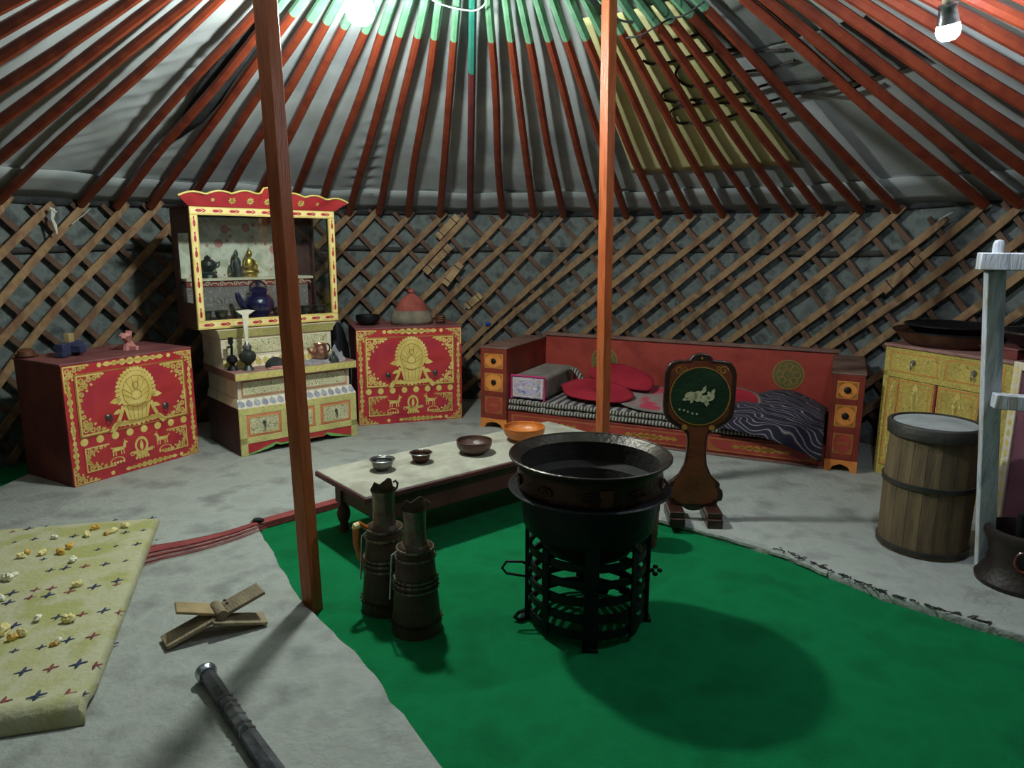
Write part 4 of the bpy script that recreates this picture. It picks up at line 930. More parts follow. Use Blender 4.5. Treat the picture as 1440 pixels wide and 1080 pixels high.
def felt_sheet(name, lab, outline, zf, m, border=None, bw=.05, cat='felt'):
    """outline in bed coords, zf(x,y)->z ; fan-subdivided sheet with a contrasting border"""
    t = thing(name, lab, cat, PB, rB); P = [Vector((a, b)) for a, b in outline]
    P = [Vector((q[0], q[1])) for q in smooth_path([(p.x, p.y, 0) for p in P]+[(P[0].x, P[0].y, 0)], 5)][:-1]; n = len(P)
    c = sum(P, Vector((0,0)))/n; s = MB(); vs = []; fs = []; rings = [0, .35, .6, .8, .9, 1.0]
    for k, r_ in enumerate(rings):
        for p in P: q = c+(p-c)*r_; vs.append((q.x, q.y, zf(q.x, q.y)))
        if k:
            for i in range(n): fs.append(((k-1)*n+i, (k-1)*n+(i+1) % n, k*n+(i+1) % n, k*n+i))
    s.add(vs, fs); s.mi = [(1 if (border and i >= 4*n) else 0) for i in range(len(fs))]
    obj('felt_body', s, [M[m], M[border or m]], t, solid=.012); return t
def zr(base, slope, y0, wav=0): return lambda x, y: base+max(0, y-y0)*slope+wav*math.sin(x*9)
felt_sheet('felt_round', 'red felt saddle round leaning beside the bolster on the bed', [(.50,.30),(.60,.16),(.80,.10),(1.0,.12),(1.05,.25),(.85,.38),(.62,.42)], zr(.245,.28,.1,.006), 'red_felt', None)
felt_sheet('felt_round', 'upper red felt round propped against the bed backboard', [(.62,.56),(.68,.46),(.90,.38),(1.12,.36),(1.12,.50),(.95,.62),(.75,.66)], zr(.30,.38,.36), 'red_felt', None)
felt_sheet('felt_blanket', 'large red and grey mottled felt blanket spread across the bed', [(.92,.18),(1.15,.06),(1.50,.03),(1.80,.06),(1.92,.22),(1.90,.50),(1.70,.62),(1.30,.62),(1.0,.50)], zr(.232,.12,.1,.006), 'mottle_red', 'grey_blanket')
felt_sheet('red_pad', 'bright red oval pad with a grey rim beside the gong-shaped board', [(1.45,.14),(1.62,.10),(1.82,.14),(1.88,.30),(1.80,.46),(1.60,.50),(1.45,.36)], zr(.262,.22,.12), 'red_felt', 'grey_blanket')
t = thing('folded_collar', 'small striped dark collar end behind the red rounds on the bed', 'cloth', onB(.50,.48,.36), rB)
s = MB(); s.tube([(0,0,.03),(.04,-.02,.035),(.09,-.05,.0),(.12,-.08,-.03)], [.02,.028,.026,.02], 10, flat=.5); obj('roll', s, M['rug_edge'], t)
t = thing('ikat_cloth', 'navy and white zigzag patterned cloth heaped at the right end of the bed', 'cloth', PB, rB)
def ik(u, v):
    x = 1.72+.54*u; y = .62-.72*v; z = .235+.055*math.sin(PI*min(1, v*1.15))*(.6+.6*noise.noise(Vector((u*4, v*4, 3)))) + .10*(1-v)*max(0, math.sin(u*PI))
    if y < -.02: z -= (-.02-y)*1.9*(.25+.9*u*u); y = -.02-(-.02-y)*.35
    return (x-.10*(1-u)*v, y, z)
s = MB(); s.grid(ik, 40, 40); obj('cloth_body', s, M['ikat'], t, solid=.008)

# ================================================================ TABLE
td = Vector((.762,.648,0)).normalized(); PT = Vector((-.598,2.775,-.03)); rT = dirrot(td); TL, TW, TH = 1.46, .46, .305
tb = thing('low_table', 'long low table with a worn pale top and maroon sides, bowls on it', 'table', PT, rT)
s = MB(); s.box(0,TL,0,TW,TH-.022,TH); obj('tabletop', s, M['tabletop'], tb, bev=.004)
s = MB(); s.box(-.006,TL+.006,-.006,TW+.006,TH-.030,TH-.006); obj('top_edge', s, M['tableside'], tb, bev=.004)
s = MB(); s.box(.10,TL-.10,.04,.055,TH-.15,TH-.03); obj('apron', s, M['tableside'], tb, bev=.002)
s = MB(); s.box(.10,TL-.10,TW-.055,TW-.04,TH-.15,TH-.03); obj('apron', s, M['tableside'], tb, bev=.002)
s = MB(); s.box(.085,.10,.04,TW-.04,TH-.15,TH-.03); obj('apron', s, M['wood_dk'], tb, bev=.002)
s = MB(); s.box(TL-.10,TL-.085,.04,TW-.04,TH-.15,TH-.03); obj('apron', s, M['wood_dk'], tb, bev=.002)
for lx in (.10, TL-.10):
    for ly in (.055, TW-.055):
        s = MB(); s.box(lx-.026,lx+.026,ly-.026,ly+.026,TH-.16,TH-.03); s.lathe([(.0,0),(.020,0),(.024,.02),(.018,.04),(.028,.065),(.032,.09),(.026,.118),(.018,.13),(.026,.145),(.026,.15)], 16, (lx, ly)); obj('leg', s, M['wood_dk'], tb)
def onT(px, py): p = at(px, py, .275); return (p.x, p.y, .2752)
bowl_obj('silver_bowl', 'small pewter bowl nearest the left end of the low table', onT(538,661), .057, .052, M['pewter'], .5, lip=.008, rim=M['silver'])
bowl_obj('silver_bowl', 'small silver-lined bowl second from the left on the low table', onT(592,650), .053, .048, M['copper_dark'], .5, lip=.008, rim=M['silver'])
bowl_obj('wooden_bowl', 'dark brown wooden bowl in the middle of the low table', onT(667,637), .088, .066, M['wood_bowl'], .6)
bowl_obj('wooden_bowl', 'orange-brown wooden bowl on the low table behind the cauldron', onT(737,619), .110, .075, M['wood_orange'], .55)

# ================================================================ STOVE AND CAULDRON
SX, SY, SZ = .272, 2.37, -.03
st_ = thing('stove_stand', 'black iron hoop stove stand under the cauldron on the green carpet', 'stove', (SX,SY,SZ))
RS = .203
for k, z in enumerate((.045,.105,.165,.225,.285)):
    s = MB(); s.lathe([(RS-.004,z-.014),(RS+.004,z-.014),(RS+.004,z+.014),(RS-.004,z+.014),(RS-.004,z-.014)], 48, cap=False); obj('hoop', s, M['iron'], st_)
for k in range(4):
    a = R(-92+90*k); s = MB(); s.M = Matrix.Rotation(a, 4, 'Z')
    s.box(RS+.004,RS+.018,-.024,.024,0,.37); obj('leg', s, M['iron'], st_)
    s = MB(); s.M = Matrix.Rotation(a, 4, 'Z'); s.box(RS+.0,RS+.030,-.026,.026,0,.010); obj('foot', s, M['iron'], st_)
for k in range(4):
    a = R(-47+90*k); s = MB(); s.M = Matrix.Rotation(a, 4, 'Z'); s.box(RS+.003,RS+.010,-.012,.012,.02,.33)
    for z in (.045,.105,.165,.225,.285): s.lathe([(0,.0),(.005,.0),(0,.004)], 6, (RS+.011, 0)) if False else None
    obj('upright', s, M['iron'], st_)
s = MB(); s.lathe([(.222,.36),(.228,.37),(.236,.44),(.238,.498),(.276,.500),(.284,.505),(.278,.510),(.236,.509),(.228,.49),(.222,.36)], 56, cap=False); obj('flange', s, M['black'], st_)
s = MB(); s.tube([(-RS,0,.20),(-RS-.03,-.02,.225),(-RS-.085,-.02,.225),(-RS-.10,-.02,.20),(-RS-.085,-.02,.18),(-RS-.02,-.02,.17),(-RS,0,.16)], .005, 6); obj('wire_handle', s, M['iron'], st_)
s = MB(); s.tube([(-RS,0,.035),(-RS-.04,-.03,.035),(-RS-.055,-.03,.015),(-RS-.04,-.03,.006),(-RS,-.0,.006)], .007, 6); obj('ring_handle', s, M['iron'], st_)
s = MB(); s.tube([(RS,0,.19),(RS+.03,-.0,.185)], .007, 6)
for q in ((0,.014),(0,-.014),(.016,0),(-.012,0)): s.M = Matrix.Translation((RS+.042+q[0], 0, .185+q[1])); s.lathe([(0,-.008),(.008,-.005),(.011,0),(.008,.005),(0,.008)], 8)
obj('clover_handle', s, M['iron'], st_)
s = MB(); s.tube([(-.15,0,.30),(-.15,-.02,.17),(-.08,-.03,.16),(.02,-.03,.155)], .006, 6); s.lathe([(0,.10),(.02,.11),(.028,.13),(.02,.15),(0,.16)], 10, (.0,-.03)); s.lathe([(0,.09),(.02,.10),(.026,.12),(.02,.14),(0,.15)], 10, (.06,-.0)); obj('inner_hook', s, M['iron'], st_)
cz = thing('cauldron', 'large dark metal cauldron with a flared shiny rim on the stove stand', 'cauldron', (SX,SY,SZ))
s = MB()
pr = [(0,.235),(.09,.245),(.15,.275),(.180,.32),(.205,.38),(.218,.43),(.222,.50),(.253,.512),(.254,.54),(.249,.575),(.256,.596),(.277,.616)]
pin = [(.272,.618),(.240,.594),(.243,.56),(.243,.52),(.212,.50),(.205,.44),(.19,.38),(.12,.30),(0,.26)]
s.lathe(pr, 64, cap=False); obj('outer_wall', s, M['copper_dark'], cz)
s = MB(); s.lathe([(.277,.616)]+pin[:2], 64, cap=False); s.lathe(pin[1:], 64, cap=False, mi=1); obj('inner_wall', s, [M['pan_in'], M['pan_low']], cz)
s = MB(); s.tube([(.277*math.cos(2*PI*k/64), .277*math.sin(2*PI*k/64), .617) for k in range(64)], .005, 6, closed=True); obj('rim', s, M['pan_in'], cz)
for k in range(10):
    a = R(36*k-60); s = MB(); s.M = Matrix.Rotation(a, 4, 'Z') @ Matrix.Translation((.253,0,.545)) @ Matrix.Rotation(PI/2, 4, 'Y')
    s.tube([((.018-.0008*j)*math.cos(b), (.040-.0018*j)*math.sin(b), .002) for j, b in enumerate([4*PI*j/22 for j in range(22)])], .004, 5); obj('embossed_scroll', s, M['copper_dark'], cz)
s = MB(); a = R(-84); s.M = Matrix.Rotation(a, 4, 'Z'); s.box(.248,.258,-.022,.022,.514,.572); obj('copper_patch', s, mat('copper_patch_paint', (92,50,36), (110,62,46), 10, .45, metal=.4), cz, bev=.003)
t = thing('wooden_bucket', 'small brown wooden bucket standing just behind the stove on the carpet', 'bucket', (.585,3.02,-.03))
for k in range(12):
    a = 2*PI*k/12; s = MB(); s.M = Matrix.Rotation(a, 4, 'Z'); s.hexa([(.060,-.0175,0),(.070,-.018,0),(.070,.018,0),(.060,.0175,0)], [(.068,-.0195,.24),(.078,-.0205,.24),(.078,.0205,.24),(.068,.0195,.24)]); obj('stave', s, M['wood_dk'], t, bev=.0015)
for q_, z_ in ((.072,.05),(.077,.17)): s = MB(); s.lathe([(q_,z_),(q_+.003,z_),(q_+.0035,z_+.02),(q_,z_+.02)], 24, cap=False); obj('hoop', s, M['hoop'], t)
s = MB(); s.lathe([(0,.01),(.062,.01),(.062,.02),(0,.02)], 16); obj('bottom_board', s, M['wood_dk'], t)

# ================================================================ CHURN JUGS
def churn(loc, lab, rz, k=1.0, horn=False):
    t = thing('churn_jug', lab, 'jug', loc, rz)
    s = MB(); s.lathe([(0,0),(.088,0),(.088,.012),(.083,.06),(.076,.14),(.070,.22),(.064,.29),(.058,.312),(.046,.322)], 32); obj('body', s, M['leather'], t)
    s = MB(); s.lathe([(.046,.318),(.040,.33),(.038,.38),(.040,.43),(.045,.445)], 26, cap=False); s.lathe([(.042,.445),(.038,.43),(.036,.33)], 26, cap=False)
    s.prism([(-.045,.435),(-.03,.462),(-.012,.452),(.018,.475),(.03,.47),(.036,.44)], -.0, .004, axes=lambda a, b, c: (a, .036-c, b)); nk = obj('neck', s, M['chrn_metal'], t, ang=60)
    s = MB(); s.tube([(.033,-.01,.44),(.047,-.02,.455),(.050,-.024,.472),(.042,-.022,.482),(.036,-.018,.476)], .004, 6); obj('spout_curl', s, M['chrn_metal'], nk)
    for z, r_ in ((.305,.062),(.275,.0665),(.20,.0725),(.185,.074),(.165,.0755),(.045,.0855)):
        s = MB(); s.lathe([(r_-.002,z-.004),(r_+.0035,z-.004),(r_+.0035,z+.004),(r_-.002,z+.004)], 32, cap=False)
        for j in range(22):
            a = 2*PI*j/22; s.M = Matrix.Translation((r_*math.cos(a)*1.05, r_*math.sin(a)*1.05, z)); s.lathe([(0,-.005),(.0045,0),(0,.005)], 5)
        s.M = Matrix.Identity(4); obj('studded_band', s, M['chrn_metal'] if z > .1 else M['copper_dark'], t)
    s = MB(); s.tube([(-.062,-.022,.30),(-.078,-.03,.29),(-.082,-.032,.22),(-.088,-.03,.13)], .0035, 6); obj('chain', s, M['silver'], t)
    if horn:
        s = MB(); s.tube([(-.060,-.01,.31),(-.085,-.015,.33),(-.098,-.018,.315),(-.10,-.018,.26),(-.088,-.015,.20),(-.075,-.01,.18)], [.008,.010,.012,.010,.008,.006], 8); obj('handle', s, M['wood_orange'], t, label='curved yellow-brown horn handle')
        s = MB(); s.tube([(-.084,-.016,.328),(-.098,-.018,.322),(-.105,-.02,.312)], [.011,.014,.009], 8); obj('handle_tip', s, M['bone'], t)
    t.scale = (k,k,k); return t
churn((-.33,2.29,-.03), 'nearer studded leather jug with silvery neck on the green carpet', .1)
churn((-.462,2.44,-.03), 'studded leather jug with a horn handle, behind the nearer jug', .2, 1.03, True)

# ================================================================ X-SHAPED BOOK REST
br = thing('folding_rest', 'X-shaped wooden book rest lying open on the foreground felt', 'book rest', (-1.0,2.19,.012), R(38))
def slab(name, p0, p1, w_, th, m, parent, wdir=None):
    p0, p1 = Vector(p0), Vector(p1); d = (p1-p0).normalized(); wd = Vector(wdir or (0,1,0)); wd = (wd-d*wd.dot(d)).normalized(); nn = d.cross(wd)
    s = MB(); s.hexa([p0-wd*w_/2-nn*th/2, p1-wd*w_/2-nn*th/2, p1+wd*w_/2-nn*th/2, p0+wd*w_/2-nn*th/2], [p0-wd*w_/2+nn*th/2, p1-wd*w_/2+nn*th/2, p1+wd*w_/2+nn*th/2, p0+wd*w_/2+nn*th/2]); return obj(name, s, M[m], parent, bev=.003)
slab('long_board', (-.155,0,.012), (.165,0,.105), .084, .013, 'wood_grey', br)
slab('short_board', (-.105,.035,.105), (.03,.01,.062), .080, .011, 'wood_raw', br, (.1,1,0))
slab('cross_board', (-.01,-.02,.055), (.16,-.045,.012), .078, .011, 'wood_grey', br, (.15,1,0))
s = MB(); s.M = Matrix.Rotation(PI/2, 4, 'X') @ Matrix.Translation((.02,.07,0)); s.lathe([(0,-.044),(.017,-.044),(.020,-.03),(.020,.03),(.017,.044),(0,.044)], 14); obj('hinge', s, M['wood_grey'], br)
s = MB()
for q in (-.014, .014): s.M = Matrix.Translation((.045,q,.092)); s.lathe([(0,0),(.006,0),(.004,.003),(0,.004)], 8)
obj('hinge_peg', s, M['iron'], br)

# ================================================================ CLUB (bottom left)
hm = thing('leather_club', 'dark leather-bound club with a shiny metal head, bottom foreground', 'club', (0,0,0))
h0 = Vector((-.895,1.895,.045)); h1 = Vector((-.572,1.515,.030)); h2 = Vector((-.46,1.38,.028))
s = MB(); s.tube([h0.lerp(h1, t_)+Vector((0,0,.0)) for t_ in (0,.15,.3,.45,.6,.8,1)]+[h2], [.022,.022,.021,.023,.022,.024,.026,.026], 6, flat=.9); obj('grip', s, M['club'], hm)
dd = (h1-h0).normalized()
s = MB(); s.tube([h0-dd*.028+Vector((0,0,.004)), h0-dd*.024, h0-dd*.008, h0+dd*.004], [.020,.030,.031,.024], 16); obj('head_cap', s, M['steel'], hm)
for t_ in (.30,.36,.42,.5,.58,.64):
    q = h0.lerp(h1, t_); s = MB(); s.tube([q-dd*.006, q, q+dd*.006], [.0235,.0255,.0235], 6, flat=.9); obj('binding', s, M['pewter'] if t_ > .35 else M['club'], hm)

# ================================================================ GONG-SHAPED BOARD ON STAND
gp = (.871,3.235,0); gb = thing('lacquer_screen', 'brown lacquered paddle-shaped board with a green flower disc, on two feet', 'stand', gp, R(-4))
half = [(.0,.812),(.028,.808),(.046,.794),(.052,.780),(.100,.778),(.135,.770),(.155,.745),(.164,.715),(.165,.56),(.158,.515),(.135,.485),(.100,.462),(.065,.443),(.048,.425),(.044,.39),(.045,.34),(.052,.28),(.075,.23),(.105,.20),(.118,.19),(.118,.165),(.132,.155),(.137,.13),(.132,.105),(.115,.10),(.105,.085),(.06,.075),(.03,.055),(.0,.050)]
out = half + [(-x, z) for x, z in half[::-1] if x > 0]
s = MB(); s.prism(out, -.014, .014, axes=lambda a, b, c: (a, c, b)); obj('board', s, M['gong_rim'], gb, bev=.004)
ins = [(x*.86 if z > .44 else x*.80, (.612+(z-.612)*.90) if z > .44 else z*.98+.012) for x, z in half if z < .80 and z > .07]
out = ins + [(-x, z) for x, z in ins[::-1]]
s = MB(); s.prism(out, -.017, -.013, axes=lambda a, b, c: (a, c, b)); obj('inlay_panel', s, M['gong_wood'], gb)
o = Orn((0,-.017,0), **fr, h=.002); o.disc(0,.612,.137,40); dk = o.done('green_disc', M['gong_green'], gb)
o = Orn((0,-.017,0), **fr, h=.0032); o.ring(0,.612,.134,.139,48); o.done('disc_ring', M['gold_dk'], gb)
o = Orn((0,-.017,0), **fr, h=.0034)
fl = [(-.062,.600),(-.052,.622),(-.030,.640),(-.012,.636),(.0,.622),(.022,.612),(.045,.614),(.058,.632),(.066,.650),(.072,.640),(.068,.612),(.050,.598),(.036,.590),(.028,.572),(.018,.580),(.006,.590),(-.014,.592),(-.022,.582),(-.034,.590),(-.058,.594),(-.072,.586)]
for x, z, rx, ry in ((-.040,.612,.030,.022),(-.010,.612,.020,.026),(.022,.600,.026,.018),(.048,.612,.018,.020)): o.disc(x, z, rx, 14, ry/rx)
for (x, z, L, a) in ((.0,.628,.034,.5),(.012,.636,.03,1.1),(.03,.632,.022,-.2),(-.05,.604,.034,3.5),(.026,.592,.030,-1.3),(.052,.618,.034,1.2),(.02,.59,.03,-.6),(-.03,.60,.026,4.2)): o.leaf(x, z, L, L*.55, a)
o.done('flower_inlay', M['ivory'], gb)
for x, z in ((-.09,.548),(-.07,.545),(-.052,.538),(-.03,.53),(-.01,.528)): o = Orn((0,-.017,0), **fr, h=.0034); o.disc(x, z, .005, 6); o.done('inlay_dot', M['ivory'], gb)
o = Orn((0,-.017,0), **fr, h=.0015)
for sd in (-1, 1): o.disc(sd*.063,.463,.014,8); o.spiral(sd*.10,.735,.022,.006,0,1.2,sd); o.spiral(sd*.075,.742,.012,.005,0,1,sd)
o.disc(.0,.79,.006,8); o.done('corner_carving', M['gold_dk'], gb)
for sd in (-1, 1):
    s = MB(); x = sd*.087
    s.box(x-.036,x+.036,-.11,.09,0,.045); s.box(x-.034,x+.034,-.10,.075,.045,.075); obj('foot', s, M['gong_rim'], gb, bev=.005)

# ================================================================ BARREL
BX, BY = 1.815, 2.955
ba = thing('barrel', 'tall coopered wooden barrel with a dark lid, right of the room', 'barrel', (BX,BY,0), 0); ba.scale = (.94,.94,.97)
for k in range(20):
    a = 2*PI*(k+.5)/20; s = MB(); s.M = Matrix.Rotation(a, 4, 'Z'); w_ = .0288
    s.add([(.168,-w_*.92,0),(.184,-w_,0),(.184,w_,0),(.168,w_*.92,0),(.166,-w_*.92,.30),(.187,-w_,.30),(.187,w_,.30),(.166,w_*.92,.30),(.162,-w_*.9,.545),(.178,-w_*.96,.545),(.178,w_*.96,.545),(.162,w_*.9,.545)],
          [(0,3,2,1),(0,1,5,4),(1,2,6,5),(2,3,7,6),(3,0,4,7),(4,5,9,8),(5,6,10,9),(6,7,11,10),(7,4,8,11),(8,9,10,11)]); obj('stave', s, M['barrel'], ba, bev=.0012, smooth=False)
for z, r_ in ((.012,.187),(.305,.190)):
    s = MB(); s.lathe([(r_-.004,z),(r_+.005,z),(r_+.006,z+.022),(r_-.004,z+.022),(r_-.004,z)], 48, cap=False); obj('hoop', s, M['hoop'], ba)
s = MB(); s.lathe([(.176,.525),(.193,.525),(.196,.575),(.190,.582),(.178,.582),(.176,.570),(0,.570)], 48, cap=False); obj('lid', s, M['hoop'], ba, ang=50)
s = MB(); s.lathe([(0,.572),(.172,.572),(.172,.5765),(0,.5765)], 40); obj('lid_board', s, M['lidgrey'], ba)
s = MB(); s.box(.188,.203,-.03,.03,.38,.44); s.box(.195,.21,-.018,.018,.20,.385); obj('side_lug', s, M['wood_dk'], ba, bev=.003)

# ================================================================ GOLD CABINET
gd = Vector((.265,-.602,0)).normalized(); PG = Vector((2.125,4.005,0)); rG = dirrot(gd); gn = Vector((-gd.y,gd.x,0))
def onG(a, b, z): return PG+gd*a+gn*b+Vector((0,0,z))
gc = thing('gold_cabinet', 'gold painted cabinet with drawers and doors at the right wall', 'cabinet', PG, rG)
def gpart(name, boxes, m, parent=gc, bev=.003, **k):
    s = MB()
    for b in boxes: s.box(*b)
    return obj(name, s, m, parent, bev=bev, **k)
GW = .70
gpart('body', [(0,GW,.012,.40,.0,.745)], M['cab_side']); gpart('top', [(-.008,GW+.008,-.01,.405,.745,.762)], M['ledge_top'])
gpart('front_frame', [(0,GW,0,.014,.725,.745),(0,GW,0,.014,.575,.605),(0,GW,0,.014,.0,.055),(0,.03,0,.014,.055,.725),(GW-.03,GW,0,.014,.055,.725),(.325,.36,0,.014,.605,.725)], M['filig_gold'], bev=.002)
for (a0, a1) in ((.03,.325),(.36,.67)):
    d = gpart('drawer', [(a0,a1,.001,.03,.605,.725)], M['filig_gold'], bev=.002)
    o = Orn((0,.001,0), **fr, h=.0015); o.frame(a0+.006,a1-.006,.611,.719,.005); o.done('orange_line', M['orange_panel'], d)
    u = (a0+a1)/2; s = MB(); s.M = Matrix.Translation((u,-.004,.672)) @ Matrix.Rotation(PI/2, 4, 'X'); s.lathe([(0,.012),(.010,.010),(.015,0),(0,0)], 12)
    s.M = Matrix.Translation((u,-.014,.668)); s.tube([(0,0,0),(.005,-.003,-.018),(0,-.004,-.036),(-.005,-.003,-.018)], .003, 6, closed=True); obj('drawer_handle', s, M['silver'], d)
for (a0, a1) in ((.03,.10),(.10,.315),(.33,.56),(.575,.67)):
    d = gpart('door', [(a0+.002,a1-.002,.001,.03,.058,.572)], M['filig_gold'], bev=.002)
    o = Orn((0,.001,0), **fr, h=.0015); o.frame(a0+.006,a1-.006,.064,.566,.006)
    if a1-a0 > .15: o.frame(a0+.03,a1-.03,.09,.54,.003)
    o.done('orange_line', M['orange_panel'], d)
    o = Orn((0,.001,0), **fr, h=.0024)
    for k in range(4): o.band(.12+.11*k, .18+.11*k, (a0+a1)/2, min(.05,(a1-a0)*.35), False)
    o.done('gilded_flowers', M['gold'], d)
o = Orn((0,0,0), **fr, h=.0015); o.rect(.317,.326,.06,.57); o.done('red_stile', M['bed_red'], gc)
# basins on top
t = thing('wooden_basin', 'wide shallow reddish-brown wooden basin on the gold cabinet', 'basin', onG(.22,.22,.7622))
s = MB(); s.lathe([(0,0),(.20,0),(.24,.03),(.285,.075),(.29,.082),(.28,.082),(.235,.04),(.19,.015),(0,.012)], 44, cap=False); obj('basin_body', s, M['wood_dk'], t)
s = MB(); s.tube([(.287*math.cos(2*PI*k/40), .287*math.sin(2*PI*k/40), .082) for k in range(40)], .005, 6, closed=True); obj('rim', s, M['iron'], t)
t = thing('black_pan', 'black iron pan nested on the reddish-brown wooden basin', 'pan', onG(.22,.22,.802))
s = MB(); s.lathe([(0,.0),(.10,.0),(.17,.022),(.225,.068),(.235,.070),(.228,.076),(.165,.036),(.10,.012),(0,.010)], 44, cap=False); obj('pan_body', s, M['iron'], t)
s = MB(); s.tube([(.232*math.cos(2*PI*k/40), .232*math.sin(2*PI*k/40), .075) for k in range(40)], .006, 6, closed=True); obj('rim', s, M['black'], t)
t = thing('red_box', 'low dark red box supporting the second pan at the right wall', 'box', onG(.40,.03,.7622), rG)
s = MB(); s.box(.11,.29,.0,.34,0,.045); obj('box_body', s, M['red_side'], t, bev=.003)
s = MB(); s.box(.105,.295,-.005,.345,.045,.052); obj('box_lid', s, M['red_top'], t, bev=.002)
t = thing('wide_pan', 'second wide dark pan with a pale rim, right of the nested pair', 'pan', onG(.76,.20,.815))
s = MB(); s.lathe([(0,0),(.12,0),(.19,.025),(.225,.07),(.235,.075),(.24,.082),(.22,.078),(.18,.034),(.12,.012),(0,.01)], 44, cap=False); obj('pan_body', s, M['black'], t)
s = MB(); s.tube([(.24*math.cos(2*PI*k/40), .24*math.sin(2*PI*k/40), .082) for k in range(40)], .006, 6, closed=True); obj('rim', s, M['pewter'], t)
# plum chest beyond the cabinet
pc = thing('plum_chest', 'dark plum chest with a pale gilded edge at the right frame edge', 'chest', (2.235,3.12,0), dirrot((.25,-.97)))
s = MB(); s.box(0,.62,.01,.36,0,.80); obj('body', s, M['purple'], pc, bev=.004)
s = MB(); s.box(-.004,.035,-.002,.012,0,.80); s.box(.035,.62,-.002,.012,.765,.80); s.box(.035,.62,-.002,.012,0,.05); obj('pale_frame', s, M['cream'], pc, bev=.003)
o = Orn((0,-.002,0), **fr, h=.001)
for k in range(16): o.leaf(.016, .03+.048*k, .034, .018, PI/2)
o.done('gilded_leaves', M['gold'], pc)
s = MB(); s.box(.07,.30,-.001,.012,.08,.74); obj('door', s, M['purple'], pc, bev=.003)
s = MB(); s.box(.31,.54,-.001,.012,.08,.74); obj('door', s, M['purple'], pc, bev=.003)

# ================================================================ PALE WOODEN FRAME AND MORTAR
fx = thing('wooden_press_frame', 'pale grey upright wooden frame with two crossbars at the right edge', 'frame', (0,0,0))
def bar(name, p0, p1, w_, th, wd, bev=.004, m='paleframe'):
    p0, p1 = Vector(p0), Vector(p1); d = (p1-p0).normalized(); wd = Vector(wd); wd = (wd-d*wd.dot(d)).normalized(); nn = d.cross(wd)
    s = MB(); s.hexa([p0-wd*w_/2-nn*th/2, p0+wd*w_/2-nn*th/2, p0+wd*w_/2+nn*th/2, p0-wd*w_/2+nn*th/2], [p1-wd*w_/2-nn*th/2, p1+wd*w_/2-nn*th/2, p1+wd*w_/2+nn*th/2, p1-wd*w_/2+nn*th/2]); return obj(name, s, M[m], fx, bev=bev)
bar('upright', (1.93,2.70,0.0), (1.755,2.62,1.215), .064, .034, (1,-.15,0))
bar('upright', (2.36,2.50,0.0), (2.22,2.44,1.215), .064, .034, (1,-.15,0))
bar('top_beam', (1.690,2.62,1.247), (2.32,2.40,1.247), .062, .065, (0,0,1))
bar('middle_beam', (1.80,2.60,.735), (2.36,2.42,.72), .055, .055, (0,0,1))
s = MB(); s.M = Matrix.Translation((1.745,2.602,1.278)); s.lathe([(.0,-.01),(.019,-.01),(.019,.03),(.014,.043),(0,.047)], 14); obj('pin', s, M['paleframe'], fx)
mo = thing('mortar', 'dark round wooden mortar with a short pestle, lower right edge', 'mortar', (2.005,2.60,0)); mo.scale = (.92,.92,.94)
s = MB(); s.lathe([(0,0),(.165,0),(.17,.02),(.155,.045),(.135,.075),(.128,.12),(.135,.17),(.15,.20),(.155,.215),(.15,.235),(.135,.24),(.125,.22),(.11,.12),(0,.10)], 40, cap=False); obj('mortar_body', s, M['mortar'], mo)
s = MB(); a = R(-125); c = Vector((.137*math.cos(a), .137*math.sin(a), .14)); q = Vector((-math.sin(a), math.cos(a), 0))
s.tube([c+q*.032*math.cos(b)+Vector((0,0,.042*math.sin(b))) for b in [2*PI*k/20 for k in range(20)]], .005, 6, closed=True); obj('carved_ring', s, M['gong_wood'], mo)
s = MB(); s.tube([(-.05,-.05,.12),(-.075,-.06,.30),(-.078,-.062,.33)], [.020,.020,.016], 12); obj('pestle', s, M['iron'], mo)

# ================================================================ BULBS AND CABLES
b1 = thing('light_bulb', 'very bright bare bulb hanging under the green pole ends', 'lamp', BULB1)
s = MB(); s.lathe([(0,-.066),(.032,-.061),(.052,-.042),(.061,-.012),(.055,.018),(.036,.040),(.022,.05)], 28); obj('bulb_globe', s, M['bulb1'], b1)
s = MB(); s.lathe([(.018,.05),(.022,.052),(.022,.10),(.012,.11),(0,.11)], 16); obj('socket', s, M['cable_k'], b1)
s = MB(); s.tube([(0,0,.105),(.01,-.01,.16),(.08,-.04,.22),(.14,-.06,.24)], .004, 6); obj('cable', s, M['cable_w'], b1)
b2 = thing('hanging_lamp', 'small bluish-white lamp hanging at the upper right', 'lamp', BULB2, 0, rot=(R(12), R(-16), 0))
s = MB(); s.lathe([(0,-.062),(.020,-.060),(.032,-.048),(.036,-.032),(.033,-.012)], 24); obj('lit_lens', s, M['bulb2'], b2)
s = MB(); s.lathe([(.033,-.012),(.030,.01),(.026,.035),(.030,.045),(.024,.05),(.012,.052)], 24); obj('metal_housing', s, M['silver'], b2)
s = MB(); s.lathe([(.012,.05),(.016,.055),(.016,.085),(.0,.09)], 16); obj('socket', s, M['cream'], b2)
s = MB(); s.tube([(0,0,.085),(.0,0,.14),(-.02,.02,.20),(-.05,.06,.23)], .0035, 6); obj('cable', s, M['cable_k'], b2)
def cable(name, pts, r_, m, lab):
    s = MB(); s.tube(smooth_path(pts), r_, 6); tag(obj(name, s, M[m]), lab, 'cable')
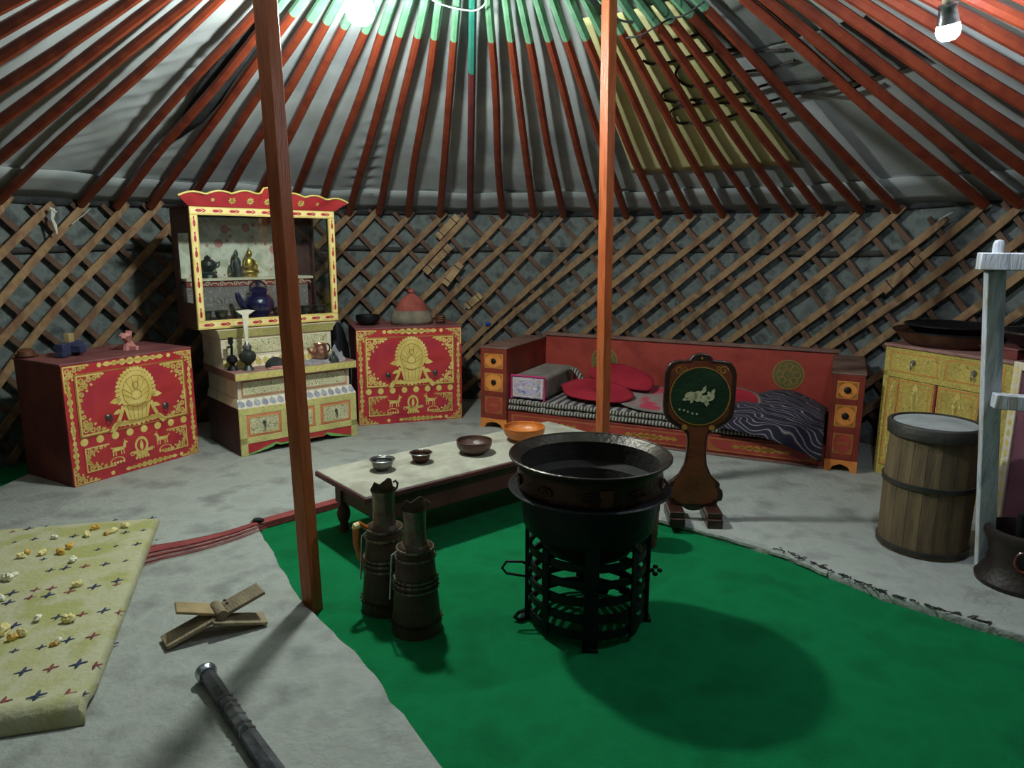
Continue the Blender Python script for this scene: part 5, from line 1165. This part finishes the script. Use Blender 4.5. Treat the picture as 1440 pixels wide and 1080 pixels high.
cable('pale_cable', [(-.399,3.752,2.459),(-.348,3.79,2.448),(-.283,3.819,2.441),(-.205,3.836,2.437),(-.159,3.813,2.448),(-.135,3.773,2.467),(-.144,3.721,2.491)], .004, 'cable_w', 'thin pale cable looping across the green pole ends at the top')
cable('black_cable', [(.565,3.866,2.322),(.628,3.818,2.322),(.682,3.731,2.335),(.732,3.644,2.346),(.791,3.574,2.346),(.844,3.435,2.36)], .005, 'cable_k', 'black cable stretched right from the right post near its top')
cable('black_cable', [(.292,3.664,2.467),(.398,3.694,2.43),(.454,3.73,2.401),(.511,3.756,2.377),(.58,3.75,2.36)], .006, 'cable_k', 'black cable stretched left from the right post over green pole ends')
# ribbons and scraps tied into the lattice
def wallpt(a, r, z): return Vector((CX+r*math.sin(a), CY+r*math.cos(a), z))
t = thing('cloth_ribbon', 'pale ribbon knotted at a lattice top on the far left', 'ribbon', wallpt(-1.045, 3.04, 1.47))
s = MB(); s.tube([(0,0,.02),(.01,-.01,.0),(.0,-.012,-.04),(.012,-.01,-.08),(.018,-.01,-.13)], [.012,.014,.008,.01,.004], 6, flat=.4); obj('tail', s, M['ribbon'], t)
s = MB(); s.tube([(-.015,0,.0),(0,-.015,.02),(.02,-.005,.0),(.0,-.01,-.01)], .010, 6); obj('knot', s, M['ribbon'], t)
t = thing('cloth_ribbon', 'short pale ribbon stretched between lattice slats, second from far left', 'ribbon', wallpt(-1.0, 3.05, 1.43))
s = MB(); s.tube([(-.02,-.02,-.03),(.03,.03,.03),(.06,.06,.07)], [.006,.007,.005], 6, flat=.5); obj('strip', s, M['ribbon'], t)
t = thing('cloth_ribbon', 'short pale ribbon tied to the lattice top at far right', 'ribbon', wallpt(1.083, 3.05, 1.48))
s = MB(); s.tube([(-.03,.03,-.03),(.0,0,.0),(.02,-.02,.015)], [.006,.010,.006], 6, flat=.6); obj('strip', s, M['ribbon'], t)
t = thing('blue_scrap', 'tiny bright blue scrap stuck in the lattice left of the bed', 'scrap', wallpt(-.022, 3.07, .64))
s = MB(); s.lathe([(0,-.016),(.018,-.006),(.02,.008),(0,.016)], 7, sx=1.2); obj('scrap_body', s, M['blue_bead'], t)
